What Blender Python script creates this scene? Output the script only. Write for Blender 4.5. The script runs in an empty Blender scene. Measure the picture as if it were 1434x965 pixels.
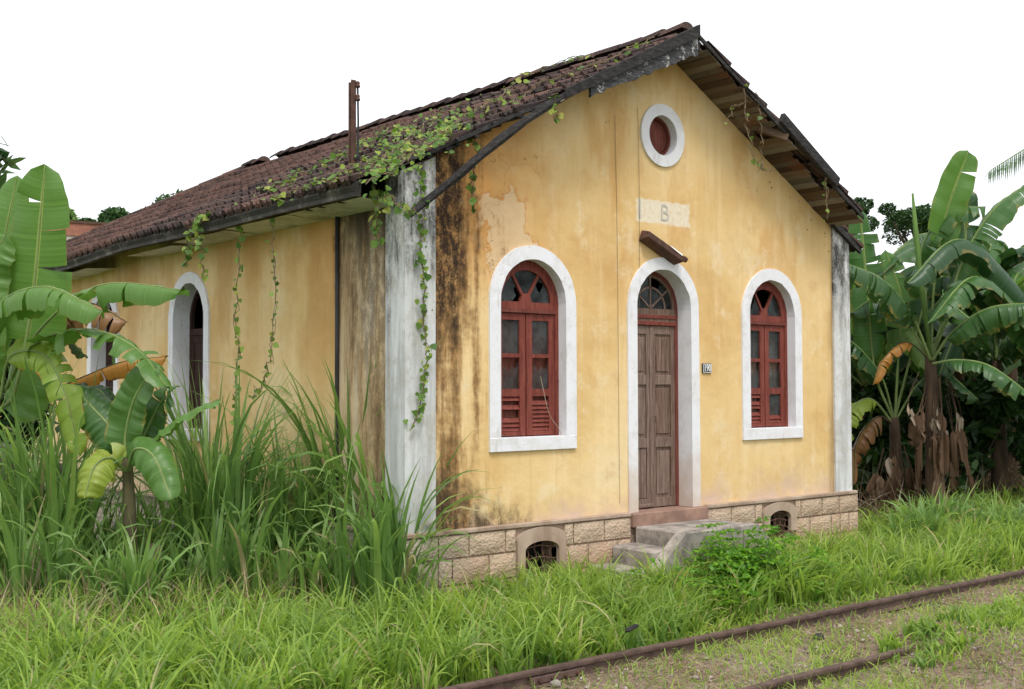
import bpy, bmesh, math, random
import numpy as np
from mathutils import Vector, Matrix, geometry

SC = bpy.context.scene
COL = SC.collection
rng = np.random.default_rng(11)
random.seed(11)
R = math.radians

# ------------------------------------------------------------------ camera
F_PX = 1661.6                      # focal length in pixels of the 1434 px wide photograph
CAM = np.array([-6.9403, -10.0411, 1.4953])
YAW, PITCH, ROLL = 0.69399, 0.03656, -0.00326
FW = np.array([math.sin(YAW) * math.cos(PITCH), math.cos(YAW) * math.cos(PITCH), math.sin(PITCH)])
r_ = np.array([math.cos(YAW), -math.sin(YAW), 0.0]); u_ = np.cross(r_, FW)
RT = r_ * math.cos(ROLL) + u_ * math.sin(ROLL)
UP = -r_ * math.sin(ROLL) + u_ * math.cos(ROLL)
cd = bpy.data.cameras.new('camera'); cam = bpy.data.objects.new('camera', cd); COL.objects.link(cam)
cd.sensor_width = 36.0; cd.lens = F_PX / 1434 * 36.0; cd.clip_start = 0.1; cd.clip_end = 3000
cam.matrix_world = Matrix(((RT[0], UP[0], -FW[0], CAM[0]), (RT[1], UP[1], -FW[1], CAM[1]),
                           (RT[2], UP[2], -FW[2], CAM[2]), (0, 0, 0, 1)))
SC.camera = cam

# ------------------------------------------------------------------ sky, sun, exposure (bright overcast)
SUN_EL, SUN_AZ = R(58), R(-150)    # azimuth of the sun measured from +Y towards +X
w = bpy.data.worlds.new('World'); SC.world = w; w.use_nodes = True
wn = w.node_tree; wn.nodes.clear()
sky = wn.nodes.new('ShaderNodeTexSky'); sky.sky_type = 'NISHITA'; sky.sun_disc = False
sky.sun_elevation = SUN_EL; sky.sun_rotation = SUN_AZ; sky.air_density = 1.0; sky.dust_density = 4.0; sky.ozone_density = 1.0
hs = wn.nodes.new('ShaderNodeHueSaturation'); hs.inputs['Saturation'].default_value = 0.15
wn.links.new(sky.outputs[0], hs.inputs['Color'])
mxw = wn.nodes.new('ShaderNodeMix'); mxw.data_type = 'RGBA'
mxw.inputs['Factor'].default_value = 0.8                       # cloud cover
wn.links.new(hs.outputs[0], mxw.inputs['A'])
mxw.inputs['B'].default_value = (9.3, 9.6, 10.0, 1)            # white cloud deck at the sky's own scale
bg = wn.nodes.new('ShaderNodeBackground'); bg.inputs['Strength'].default_value = 0.10
wo = wn.nodes.new('ShaderNodeOutputWorld')
wn.links.new(mxw.outputs['Result'], bg.inputs['Color']); wn.links.new(bg.outputs[0], wo.inputs[0])
sl = bpy.data.lights.new('sun', 'SUN'); so = bpy.data.objects.new('sun', sl); COL.objects.link(so)
sl.energy = 1.5; sl.angle = R(16); sl.color = (1.0, 0.96, 0.9)
sd = Vector((math.sin(SUN_AZ) * math.cos(SUN_EL), math.cos(SUN_AZ) * math.cos(SUN_EL), math.sin(SUN_EL)))
so.rotation_euler = sd.to_track_quat('Z', 'Y').to_euler(); so.location = (-8, -15, 25)
SC.view_settings.view_transform = 'Standard'; SC.view_settings.look = 'None'
SC.view_settings.gamma = 1.0; SC.view_settings.use_curve_mapping = False
SC.view_settings.exposure = 0.68
SC.render.engine = 'CYCLES'
SC.cycles.max_bounces = 6; SC.cycles.transparent_max_bounces = 8
SC.cycles.use_adaptive_sampling = True; SC.cycles.adaptive_threshold = 0.02
SC.cycles.use_denoising = True
SC.render.film_transparent = False

# ------------------------------------------------------------------ points in the place
def ray(u, v): return FW + RT * (u - 717) / F_PX + UP * (482.84 - v) / F_PX
def PX(u, v, d): return CAM + ray(u, v) * d                    # point at depth d
def on(u, v, axis, val):                                       # point on an axis-aligned plane
    d = ray(u, v); return CAM + d * (val - CAM[axis]) / d[axis]

# house measures: front wall on y = 0, side wall on x = 0, door threshold at z = 0
HW, HL, XC = 7.69, 15.0, 3.84
def sstep(a, b, t):
    t = np.clip((np.asarray(t, float) - a) / (b - a), 0, 1); return t * t * (3 - 2 * t)
def zl(x, y=0.0):      # top of the roof on the street-left slope
    return 5.85 - 0.518 * (XC - x) + 0.05 * sstep(0.4, -0.5, x) - 0.11 * sstep(5.5, 10, y) * np.clip((XC - x) / 4.4, 0, 1)
def zr(x): return 5.85 - 0.56 * (x - XC)
def roofpt(u, v, lift=0.1):
    d = ray(u, v); n = np.array([-0.518, 0, 1.0]); p0 = np.array([XC, 0, 5.85 + lift])
    return CAM + d * ((p0 - CAM) @ n) / (d @ n)
def gz(x, y):          # ground height
    x = np.asarray(x, float); y = np.asarray(y, float)
    z = -0.86 - 0.07 * sstep(-1.2, -2.4, y) + 0.03 * np.sin(x * 1.7 + y) * np.cos(y * 1.3 - x * .4)
    z = z + 0.13 * sstep(2.2, 3.6, x) * sstep(-3.3, -3.9, y) * sstep(9, 6, x)
    z = z + 0.15 * sstep(8.5, 12, x) * sstep(-1.5, 1.5, y)
    return z

# ------------------------------------------------------------------ node materials
class G:
    def __init__(s, name, rough=0.8, spec=0.3):
        s.mat = bpy.data.materials.new(name); s.mat.use_nodes = True
        s.t = s.mat.node_tree; s.b = s.t.nodes['Principled BSDF']; s.out = s.t.nodes['Material Output']
        s.b.inputs['Roughness'].default_value = rough; s.b.inputs['Specular IOR Level'].default_value = spec
        s._p = None
    def n(s, typ, ins=None, **at):
        k = s.t.nodes.new('ShaderNode' + typ)
        for a, v in at.items(): setattr(k, a, v)
        for a, v in (ins or {}).items(): s.put(k.inputs[a], v)
        return k
    def put(s, sock, v):
        if isinstance(v, bpy.types.NodeSocket): s.t.links.new(v, sock)
        else:
            if isinstance(v, tuple) and len(v) == 3 and sock.type == 'RGBA': v = v + (1,)
            sock.default_value = v
    @property
    def pos(s):
        if s._p is None: s._p = s.n('NewGeometry').outputs['Position']
        return s._p
    def xyz(s):
        k = s.n('SeparateXYZ', {0: s.pos}); return k.outputs
    def vec(s, sc, src=None): return s.n('VectorMath', {0: src or s.pos, 1: sc}, operation='MULTIPLY').outputs[0]
    def noise(s, scale, detail=4.0, rough=0.55, vec=None, dist=0.0):
        return s.n('TexNoise', {'Vector': vec or s.pos, 'Scale': scale, 'Detail': detail, 'Roughness': rough, 'Distortion': dist}).outputs['Fac']
    def vor(s, scale, vec=None, feature='F1'):
        return s.n('TexVoronoi', {'Vector': vec or s.pos, 'Scale': scale}, feature=feature).outputs['Distance']
    def ramp(s, f, stops):
        k = s.n('ValToRGB', {0: f}); e = k.color_ramp.elements
        while len(e) < len(stops): e.new(0.5)
        for el, (p, c) in zip(e, stops):
            el.position = p
            if not isinstance(c, tuple): c = (c, c, c)
            el.color = c + (1,)
        return k.outputs[0]
    def m(s, op, a, b=0.0, c=None, clamp=False):
        ins = {0: a, 1: b}
        if c is not None: ins[2] = c
        return s.n('Math', ins, operation=op, use_clamp=clamp).outputs[0]
    def ss(s, v, a, b, lo=0.0, hi=1.0):
        return s.n('MapRange', {0: v, 1: a, 2: b, 3: lo, 4: hi}, interpolation_type='SMOOTHSTEP').outputs[0]
    def mix(s, f, a, b, mode='MIX'):
        k = s.n('Mix', data_type='RGBA', blend_type=mode)
        s.put(k.inputs[0], f); s.put(k.inputs[6], a); s.put(k.inputs[7], b); return k.outputs[2]
    def attr(s, name): return s.n('Attribute', attribute_name=name).outputs['Fac']
    def rand(s): return s.n('ObjectInfo').outputs['Random']
    def col(s, c): s.put(s.b.inputs['Base Color'], c); return s
    def bump(s, h, strength=0.4, dist=0.02):
        k = s.n('Bump', {'Height': h, 'Strength': strength, 'Distance': dist}); s.put(s.b.inputs['Normal'], k.outputs[0]); return s
    def leafy(s, c, trans=0.35, gain=1.5):
        """thin leaf: principled surface plus light through the blade"""
        s.col(c)
        tr = s.n('BsdfTranslucent', {'Color': s.mix(1.0, c, (gain, gain * 1.02, gain * .7), 'MULTIPLY')})
        mx = s.n('MixShader', {0: trans, 1: s.b.outputs[0], 2: tr.outputs[0]})
        s.t.links.new(mx.outputs[0], s.out.inputs[0]); return s

def stained(name, base, dark, amount=0.5, scale=3.0, rough=0.85, streak=True, bump=0.25):
    g = G(name, rough)
    a = g.noise(scale, 6, 0.65, g.vec((1, 1, .25)) if streak else None)
    c = g.mix(g.ss(a, 0.5 - amount * .3, 0.78 - amount * .2), base, dark)
    f = g.noise(45, 3); c = g.mix(g.m('MULTIPLY', f, 0.35), c, tuple(x * .55 for x in base))
    g.col(c).bump(g.noise(30, 5, .7), bump, 0.01); return g.mat

def make_wall():
    g = G('yellow_plaster', 0.9, 0.15); X, Y, Z = g.xyz()
    d = g.m('ADD', X, Y)                                     # metres from the front-left corner
    big = g.noise(0.55, 5, 0.6); mid = g.noise(2.2, 6, 0.62); fine = g.noise(38, 4, .7)
    st = g.noise(4.2, 5, .6, g.vec((1, 1, .09))); st2 = g.noise(11, 4, .6, g.vec((1, 1, .06)))
    c = g.ramp(big, [(0.30, (.56, .335, .13)), (0.44, (.67, .46, .205)), (0.58, (.73, .53, .265)), (0.72, (.76, .60, .36))])
    c = g.mix(g.m('MULTIPLY', g.ss(st, .48, .72), .50), c, (.80, .63, .37))
    c = g.mix(g.m('MULTIPLY', g.ss(st2, .54, .72), .26), c, (.56, .33, .12))
    c = g.mix(g.m('MULTIPLY', g.ss(mid, .53, .70), .5), c, (.56, .33, .12))
    tall_ = g.noise(1.1, 5, .6, g.vec((1, 1, .35)))
    up_ = g.m('MULTIPLY', g.ss(tall_, .50, .62), g.ss(Z, 1.5, 3.3))
    c = g.mix(g.m('MULTIPLY', up_, .55), c, (.54, .285, .085))
    c = g.mix(g.m('MULTIPLY', g.ss(g.noise(1.7, 6, .7), .54, .66), .45), c, (.76, .64, .43))
    # whitewashed rectangle over the door where a name was painted
    pj = g.m('MULTIPLY', g.m('SUBTRACT', g.noise(14, 4, .7), .5), .10)
    px_ = g.ss(g.m('ADD', g.m('ABSOLUTE', g.m('SUBTRACT', X, 3.86)), pj), .50, .455)
    pz_ = g.ss(g.m('ADD', g.m('ABSOLUTE', g.m('SUBTRACT', Z, 3.655)), pj), .16, .125)
    pm_ = g.m('MULTIPLY', g.m('MULTIPLY', px_, pz_), g.ss(Y, .2, .1))
    c = g.mix(g.m('MULTIPLY', pm_, .82), c, g.mix(g.ss(g.noise(20, 5, .7), .45, .65), (.74, .69, .58), (.68, .56, .38)))
    c = g.mix(g.m('MULTIPLY', g.ss(fine, .56, .75), .22), c, (.80, .66, .44))
    # damp orange run-off below the eaves near the corner
    oz = g.m('MULTIPLY', g.ss(g.m('ADD', d, g.m('MULTIPLY', mid, 1.6)), 3.3, 1.7), g.ss(Z, 2.3, 3.3))
    c = g.mix(g.m('MULTIPLY', oz, .85), c, (.50, .235, .06))
    # bare render showing where the wash has flaked
    q = g.m('ADD', g.m('POWER', g.m('MULTIPLY', g.m('SUBTRACT', X, 1.35), 1.6), 2.0), g.m('POWER', g.m('MULTIPLY', g.m('SUBTRACT', Z, 3.15), 1.25), 2.0))
    q = g.m('ADD', q, g.m('MULTIPLY', g.m('SUBTRACT', mid, .5), 2.2))
    onfront = g.ss(Y, .2, .1)
    c = g.mix(g.m('MULTIPLY', g.m('MULTIPLY', g.ss(q, .42, .36), onfront), .6), c, (.64, .50, .33))
    ln = g.ss(g.m('ABSOLUTE', g.m('SUBTRACT', q, .42)), .045, .0)
    c = g.mix(g.m('MULTIPLY', g.m('MULTIPLY', ln, onfront), .55), c, (.50, .20, .05))
    # lost wash and salts along the foot
    ft = g.m('ADD', Z, g.m('MULTIPLY', g.m('SUBTRACT', g.noise(1.1, 5, .65), .5), 1.9))
    c = g.mix(g.m('MULTIPLY', g.ss(ft, .35, -.15), .8), c, (.60, .43, .32))
    c = g.mix(g.m('MULTIPLY', g.ss(ft, .02, -.3), .65), c, (.62, .47, .42))
    # grey dirty foot of the side wall
    sd_ = g.m('MULTIPLY', g.ss(X, .06, .04), g.ss(g.m('ADD', Z, g.m('MULTIPLY', st, 1.4)), 1.75, .6))
    c = g.mix(g.m('MULTIPLY', sd_, .6), c, (.40, .33, .24))
    c = g.mix(g.m('MULTIPLY', g.m('MULTIPLY', g.ss(X, .06, .04), g.ss(g.noise(.9, 5, .6, g.vec((1, 1, .4))), .47, .62)), g.m('MULTIPLY', g.ss(Z, .4, 2.6), .65)), c, (.50, .27, .09))
    c = g.mix(g.m('MULTIPLY', g.m('MULTIPLY', g.ss(X, .06, .04), g.m('MULTIPLY', g.ss(Y, 1.45, 1.15), g.ss(Z, 3.2, 1.8))), .55), c, (.52, .43, .32))
    # black and rust mould next to the corner pilaster
    e = g.m('ADD', d, g.m('MULTIPLY', g.m('SUBTRACT', st, .5), 2.1))
    e = g.m('ADD', e, g.m('MULTIPLY', g.m('SUBTRACT', g.noise(5, 6, .75), .5), .9))
    side = g.ss(X, .06, .04)
    e = g.m('SUBTRACT', e, g.m('MULTIPLY', side, g.ss(Z, .8, 3.4, .05, .42)))
    e = g.m('ADD', e, g.m('MULTIPLY', g.ss(Z, 2.9, 1.2), .16))
    blk = g.m('MULTIPLY', g.ss(Z, .8, 2.8, .75, 1.0), g.ss(side, 0.0, 1.0, 1.0, .6))
    grit = g.m('ADD', g.m('MULTIPLY', g.noise(9, 8, .78, g.vec((1, 1, .45))), .75), g.m('MULTIPLY', g.noise(40, 4, .8), .25))
    c = g.mix(g.m('MULTIPLY', g.ss(e, 1.22, .74), .88), c, g.ramp(g.noise(6, 6, .7), [(.35, (.22, .10, .035)), (.55, (.42, .235, .09)), (.7, (.55, .40, .22))]))
    c = g.mix(g.m('MULTIPLY', g.m('MULTIPLY', side, g.ss(Y, 1.34, 1.24)), .8), c, g.ramp(g.noise(5, 7, .7, g.vec((1, 1, .12))), [(.32, (.06, .042, .03)), (.41, (.30, .20, .11)), (.50, (.56, .42, .25)), (.60, (.60, .50, .36)), (.72, (.54, .49, .42))]))
    c = g.mix(g.m('MULTIPLY', g.m('MULTIPLY', g.m('MULTIPLY', side, g.ss(Y, 1.42, 1.3)), g.ss(g.m('ADD', Z, g.m('MULTIPLY', st, 3.2)), 4.3, 5.4)), .9), c, (.035, .028, .022))
    c = g.mix(g.m('MULTIPLY', g.m('MULTIPLY', g.ss(e, 1.08, .52), g.ss(grit, .38, .54)), blk), c, (.035, .022, .015))
    c = g.mix(g.m('MULTIPLY', g.m('MULTIPLY', g.ss(e, .7, .4), g.ss(grit, .60, .68)), .6), c, (.46, .33, .2))
    lo = g.m('ADD', g.m('ADD', g.m('MULTIPLY', d, .48), Z), g.m('MULTIPLY', g.m('SUBTRACT', g.noise(3.2, 6, .7), .5), 1.2))
    c = g.mix(g.m('MULTIPLY', g.m('MULTIPLY', g.ss(lo, .98, .5), g.ss(grit, .34, .56)), .92), c, (.05, .035, .022))
    # mould at the far corner and under the gable
    c = g.mix(g.m('MULTIPLY', g.ss(g.m('ADD', X, g.m('MULTIPLY', g.m('SUBTRACT', st, .5), .8)), 7.15, 7.4), .65), c, (.20, .12, .05))
    # insect and rust spots under the verge
    vz = g.m('SUBTRACT', Z, g.m('SUBTRACT', 5.62, g.m('MULTIPLY', g.m('ABSOLUTE', g.m('SUBTRACT', X, XC)), .535)))
    sp = g.m('MULTIPLY', g.ss(g.vor(9.0), .17, .11), g.m('MULTIPLY', g.ss(vz, -.75, -.25), g.ss(g.noise(.9, 2), .50, .60)))
    c = g.mix(g.m('MULTIPLY', g.m('MULTIPLY', sp, onfront), .8), c, (.09, .04, .02))
    wv = g.n('VectorMath', {0: g.pos, 1: g.n('TexNoise', {'Vector': g.pos, 'Scale': 3.0, 'Detail': 4.0}).outputs['Color']}, operation='ADD').outputs[0]
    ck = g.m('MULTIPLY', g.ss(g.vor(1.1, wv, 'DISTANCE_TO_EDGE'), .009, .002), g.m('MULTIPLY', g.m('MULTIPLY', g.ss(d, 2.2, 1.6), g.ss(Z, 2.2, 2.8)), onfront))
    c = g.mix(g.m('MULTIPLY', ck, .55), c, (.22, .12, .05))
    g.col(c); h = g.m('ADD', g.m('ADD', g.noise(9, 6, .6), g.m('MULTIPLY', fine, .5)), g.m('MULTIPLY', g.noise(1.6, 3), 5.0))
    h = g.m('SUBTRACT', h, g.m('MULTIPLY', ck, 1.0))
    h = g.m('SUBTRACT', h, g.m('MULTIPLY', g.m('MULTIPLY', g.ss(q, .42, .38), onfront), .9))
    g.bump(h, .30, .02); return g.mat

def make_whitewash(name, dirt=.5, black=True):
    g = G(name, .85, .2); X, Y, Z = g.xyz()
    st = g.noise(6, 6, .7, g.vec((1, 1, .10))); n2 = g.noise(3, 6, .7, g.vec((1, 1, .4))); gr = g.m('ADD', g.m('MULTIPLY', g.noise(8, 8, .72, g.vec((1, 1, .4))), .7), g.m('MULTIPLY', g.noise(30, 5, .75), .3))
    c = g.mix(g.m('MULTIPLY', g.ss(n2, .45, .7), .5), (.64, .645, .65), (.50, .49, .465))
    c = g.mix(g.m('MULTIPLY', g.ss(st, .40, .60), dirt), c, (.30, .30, .295))
    c = g.mix(g.m('MULTIPLY', g.ss(g.noise(2.2, 6, .75), .46, .66), .6), c, (.36, .33, .27))
    if black:
        e = g.m('ADD', g.m('MULTIPLY', g.m('SUBTRACT', st, .5), 1.6), g.m('MULTIPLY', g.ss(Z, 1.2, 3.7), .62))
        c = g.mix(g.m('MULTIPLY', g.m('MULTIPLY', g.ss(e, .15, .7), g.ss(gr, .40, .60)), .95), c, (.035, .033, .03))
    c = g.mix(g.m('MULTIPLY', g.ss(gr, .58, .72), .35), c, (.30, .28, .25))
    g.col(c).bump(g.m('ADD', gr, n2), .3, .01); return g.mat

def make_trim():
    g = G('white_trim', .7, .25); X, Y, Z = g.xyz()
    n = g.noise(4, 6, .7); gr = g.noise(50, 4, .75)
    c = g.mix(g.m('MULTIPLY', g.ss(n, .46, .70), .6), (.73, .73, .765), (.57, .55, .53))
    c = g.mix(g.m('MULTIPLY', g.ss(g.noise(7, 6, .75, g.vec((1, 1, .25))), .56, .68), .45), c, (.44, .40, .36))
    c = g.mix(g.m('MULTIPLY', g.ss(gr, .60, .70), .6), c, (.36, .32, .28))
    c = g.mix(g.m('MULTIPLY', g.ss(g.noise(13, 7, .75), .64, .67), .8), c, (.40, .30, .2))
    ft = g.m('ADD', Z, g.m('MULTIPLY', g.m('SUBTRACT', g.noise(3, 5), .5), 1.3))
    c = g.mix(g.m('MULTIPLY', g.ss(ft, .95, .05), .7), c, (.50, .37, .26))
    g.col(c).bump(g.m('ADD', gr, n), .15, .01); return g.mat

def make_tile():
    g = G('clay_tile', .92, .1)
    n = g.noise(7, 6, .7); f = g.noise(60, 5, .8); r = g.rand(); m_ = g.noise(1.3, 4, .6)
    c = g.ramp(g.m('ADD', g.m('MULTIPLY', n, .6), g.m('MULTIPLY', r, .4)), [(.2, (.022, .018, .018)), (.40, (.050, .033, .030)), (.6, (.090, .052, .043)), (.85, (.17, .085, .064))])
    c = g.mix(g.m('MULTIPLY', g.ss(f, .53, .66), .75), c, (.26, .23, .21))        # lichen
    c = g.mix(g.m('MULTIPLY', g.ss(m_, .48, .62), .6), c, (.035, .028, .028))      # soot and moss
    c = g.mix(g.m('MULTIPLY', g.ss(g.noise(22, 4, .7), .58, .68), .6), c, (.020, .018, .017))
    g.col(c).bump(g.m('ADD', f, n), .5, .015); return g.mat

def make_wood(name, c1, c2, c3, axis=(6, 6, .5), rough=.85, flake=None):
    g = G(name, rough, .15)
    a = g.noise(6, 7, .7, g.vec(axis), .4); b = g.noise(24, 5, .7, g.vec(axis))
    c = g.ramp(a, [(.32, c1), (.5, c2), (.68, c3)])
    c = g.mix(g.m('MULTIPLY', g.ss(b, .55, .68), .7), c, tuple(x * .35 for x in c1))
    if flake: c = g.mix(g.m('MULTIPLY', g.ss(g.noise(9, 6, .7), .56, .60), .85), c, flake)
    g.col(c).bump(g.m('ADD', a, b), .45, .008); return g.mat

def make_stone(name, c1, c2, dirt):
    g = G(name, .92, .1); X, Y, Z = g.xyz(); r = g.rand()
    n = g.noise(3, 6, .65); f = g.noise(28, 6, .75); v = g.vor(34)
    c = g.mix(g.ss(g.m('ADD', n, g.m('MULTIPLY', r, .3)), .45, .85), c1, c2)
    c = g.mix(g.m('MULTIPLY', g.ss(f, .5, .7), .5), c, tuple(x * .55 for x in c1))
    c = g.mix(g.m('MULTIPLY', g.ss(g.m('ADD', Z, g.m('MULTIPLY', n, .8)), .25, -.45), .6), c, dirt)
    c = g.mix(g.m('MULTIPLY', g.ss(g.m('ADD', X, g.m('MULTIPLY', n, 1.2)), 1.6, .6), .55), c, (.34, .33, .30))
    g.col(c).bump(g.m('ADD', g.m('MULTIPLY', v, 1.2), f), .6, .02); return g.mat

def make_leaf(name, stops, trans=.35, rough=.45, spec=.35, tip=None, dry=None, gain=1.5):
    g = G(name, rough, spec); r = g.attr('rnd'); t = g.attr('along')
    c = g.ramp(r, stops)
    if tip: c = g.mix(g.m('MULTIPLY', t, tip[0]), c, tip[1])
    if dry: c = g.mix(g.m('MULTIPLY', g.ss(r, .93, .96), .9), c, dry)
    g.leafy(c, trans, gain); return g.mat

def make_banana(name, stops, edge=(.30, .22, .05), edge_amt=.25, trans=.38):
    g = G(name, .38, .45); u = g.attr('along'); v = g.attr('across'); r = g.attr('rnd')
    vein = g.n('TexNoise', {'W': g.m('MULTIPLY', u, 90.0), 'Scale': 1.0, 'Detail': 2.0}, noise_dimensions='1D').outputs['Fac']
    c = g.ramp(g.m('ADD', g.m('MULTIPLY', vein, .5), g.m('MULTIPLY', r, .5)), stops)
    c = g.mix(g.ss(g.m('ABSOLUTE', v), .09, .02), c, (.36, .42, .12))
    n = g.noise(5, 5, .7)
    c = g.mix(g.m('MULTIPLY', g.ss(g.m('ADD', g.m('ABSOLUTE', v), g.m('MULTIPLY', g.m('SUBTRACT', n, .5), .9)), .92, 1.08), edge_amt * 2.0, clamp=True), c, edge)
    g.leafy(c, trans, 1.7)
    k = g.n('Bump', {'Height': vein, 'Strength': .25, 'Distance': .01}); g.put(g.b.inputs['Normal'], k.outputs[0])
    return g.mat

MT = {}
MT['wall'] = make_wall()
MT['pil'] = make_whitewash('weathered_whitewash', .55)
MT['trim'] = make_trim()
MT['tile'] = make_tile()
MT['deck'] = stained('old_roof_boarding', (.05, .038, .03), (.02, .016, .014), .5)
MT['char'] = make_wood('blackened_board', (.03, .03, .032), (.055, .055, .058), (.13, .13, .135), (1.2, 6, 6), .9, (.42, .41, .40))
MT['chard'] = make_wood('black_timber', (.018, .017, .017), (.035, .033, .033), (.075, .07, .068), (1.5, 6, 6), .92)
g = G('soffit_board', .9, .1); r = g.rand(); a = g.noise(5, 6, .7, g.vec((5, .9, 5))); b = g.noise(2.2, 5, .7)
c = g.ramp(r, [(0, (.055, .035, .026)), (.3, (.11, .072, .05)), (.55, (.16, .12, .09)), (.8, (.22, .19, .155)), (1, (.09, .08, .072))])
c = g.mix(g.m('MULTIPLY', g.ss(a, .5, .7), .6), c, (.10, .06, .04)); c = g.mix(g.m('MULTIPLY', g.ss(b, .52, .66), .6), c, (.15, .06, .03))
g.col(c).bump(a, .4, .01); MT['soffit'] = g.mat
MT['red'] = make_wood('red_painted_wood', (.105, .027, .021), (.185, .046, .034), (.24, .072, .052), (5, 5, .6), .6)
MT['redd'] = make_wood('faded_red_wood', (.10, .03, .022), (.15, .045, .035), (.20, .07, .05), (5, 5, .6), .7)
MT['door'] = make_wood('weathered_brown_wood', (.085, .050, .038), (.165, .105, .080), (.28, .20, .16), (7, 7, .45), .85)
MT['door2'] = make_wood('grey_brown_wood', (.10, .066, .052), (.19, .130, .105), (.32, .235, .19), (7, 7, .45), .88)
MT['dark_shutter'] = make_wood('dark_shutter_wood', (.028, .016, .014), (.055, .03, .026), (.09, .05, .042), (7, 7, .5), .8)
MT['fascia'] = stained('sooty_cornice', (.36, .32, .28), (.014, .013, .012), 1.35, 3.6, streak=False, bump=.6)
MT['sofplaster'] = stained('eaves_plaster', (.70, .67, .60), (.34, .30, .25), .25, 2.5, streak=False)
MT['stone'] = make_stone('rusticated_stone', (.43, .315, .225), (.50, .385, .28), (.46, .25, .15))
MT['mortar'] = make_stone('plinth_mortar', (.33, .23, .17), (.38, .27, .20), (.35, .19, .12))
MT['vent'] = stained('vent_render', (.47, .36, .275), (.26, .17, .12), .5)
MT['conc'] = stained('worn_concrete', (.42, .37, .33), (.16, .14, .125), .55, 5, streak=False, bump=.5)
MT['redconc'] = stained('reddish_concrete', (.36, .22, .165), (.20, .12, .09), .5, 4, streak=False)
MT['rust'] = stained('rusty_iron', (.13, .065, .045), (.06, .032, .026), .5, 9, .8, False, .4)
MT['rail'] = stained('rusted_rail_steel', (.135, .085, .070), (.06, .036, .03), .45, 7, .6, False, .4)
MT['pipe'] = stained('blackened_pipe', (.06, .062, .065), (.025, .024, .024), .5, 6)
MT['dark'] = G('interior_shade', .95, .05).col((.02, .018, .016)).mat  # shade of the rooms and vents put into a near-black base colour
MT['wire'] = G('black_cable', .6).col((.09, .07, .05)).mat
MT['stem'] = stained('vine_stem', (.20, .15, .09), (.12, .085, .05), .5)
MT['plate'] = G('enamel_blue_black', .35, .5).col((.018, .022, .035)).mat
MT['platew'] = G('enamel_white', .4, .5).col((.75, .75, .73)).mat
MT['gray_letter'] = stained('faded_letter_paint', (.52, .50, .46), (.62, .56, .46), .6, 14, streak=False)
MT['patch'] = stained('whitewashed_patch', (.70, .64, .52), (.70, .52, .27), .35, 6)
g = G('dusty_glass', .12, .5); X, Y, Z = g.xyz(); du = g.noise(5, 5, .6)
g.col((.10, .12, .12)); tr = g.n('BsdfTransparent', {'Color': (.55, .60, .60, 1)})
mx = g.n('MixShader', {0: g.ss(du, .3, .8, .12, .5), 1: tr.outputs[0], 2: g.b.outputs[0]}); g.t.links.new(mx.outputs[0], g.out.inputs[0]); MT['glass'] = g.mat
# plants
MT['lawn'] = make_leaf('lawn_grass', [(0, (.05, .13, .028)), (.3, (.12, .24, .042)), (.65, (.26, .39, .06)), (1, (.42, .50, .12))], .46, .45, .28, (.35, (.42, .50, .12)), (.48, .40, .24), 1.5)
MT['dry'] = make_leaf('dry_litter', [(0, (.22, .15, .09)), (.5, (.34, .25, .16)), (1, (.42, .33, .24))], .2, .8, .15)
MT['tall'] = make_leaf('tall_grass_blades', [(0, (.05, .13, .035)), (.4, (.125, .25, .06)), (.75, (.18, .32, .075)), (1, (.31, .43, .11))], .42, .40, .40, (.30, (.34, .44, .16)), (.40, .33, .19), 1.5)
MT['vine'] = make_leaf('vine_leaf', [(0, (.06, .13, .024)), (.45, (.12, .22, .034)), (.8, (.21, .31, .05)), (1, (.34, .36, .08))], .38, .5, .3)
MT['bush'] = make_leaf('bush_leaf', [(0, (.06, .17, .02)), (.5, (.12, .29, .028)), (1, (.24, .42, .04))], .45, .5, .3)
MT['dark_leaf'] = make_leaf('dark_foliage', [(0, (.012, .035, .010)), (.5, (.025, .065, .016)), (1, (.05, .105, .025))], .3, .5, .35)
MT['tree_leaf'] = make_leaf('tree_foliage', [(0, (.02, .055, .018)), (.5, (.045, .10, .032)), (1, (.09, .16, .05))], .3, .55, .3)
MT['far_leaf'] = make_leaf('light_tree_foliage', [(0, (.08, .16, .04)), (.5, (.13, .23, .06)), (1, (.2, .3, .09))], .35, .6, .2)
MT['brown_leaf'] = make_leaf('dead_leaf', [(0, (.07, .042, .026)), (.5, (.16, .10, .065)), (.8, (.28, .21, .15)), (1, (.42, .36, .30))], .2, .85, .1)
MT['bark'] = stained('bark', (.14, .10, .075), (.06, .045, .035), .5, 6)
MT['pseudostem'] = stained('banana_stem', (.12, .075, .045), (.045, .03, .02), .6, 5)
MT['petiole'] = stained('banana_petiole', (.22, .30, .10), (.12, .17, .06), .4, 4, .5)
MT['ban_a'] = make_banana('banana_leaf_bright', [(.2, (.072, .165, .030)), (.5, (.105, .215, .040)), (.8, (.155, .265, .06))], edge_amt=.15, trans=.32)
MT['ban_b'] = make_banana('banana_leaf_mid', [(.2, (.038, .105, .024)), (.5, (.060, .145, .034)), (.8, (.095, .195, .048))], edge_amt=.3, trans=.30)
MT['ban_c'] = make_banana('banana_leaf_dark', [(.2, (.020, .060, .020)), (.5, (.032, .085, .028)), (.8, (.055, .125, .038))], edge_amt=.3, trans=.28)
MT['ban_y'] = make_banana('banana_leaf_yellowing', [(.2, (.16, .27, .03)), (.5, (.23, .33, .045)), (.8, (.34, .36, .06))], (.36, .20, .04), .5)
MT['ban_d'] = make_banana('banana_leaf_dead', [(.2, (.16, .075, .03)), (.5, (.27, .14, .06)), (.8, (.36, .22, .12))], (.12, .06, .03), .5, .25)
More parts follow.
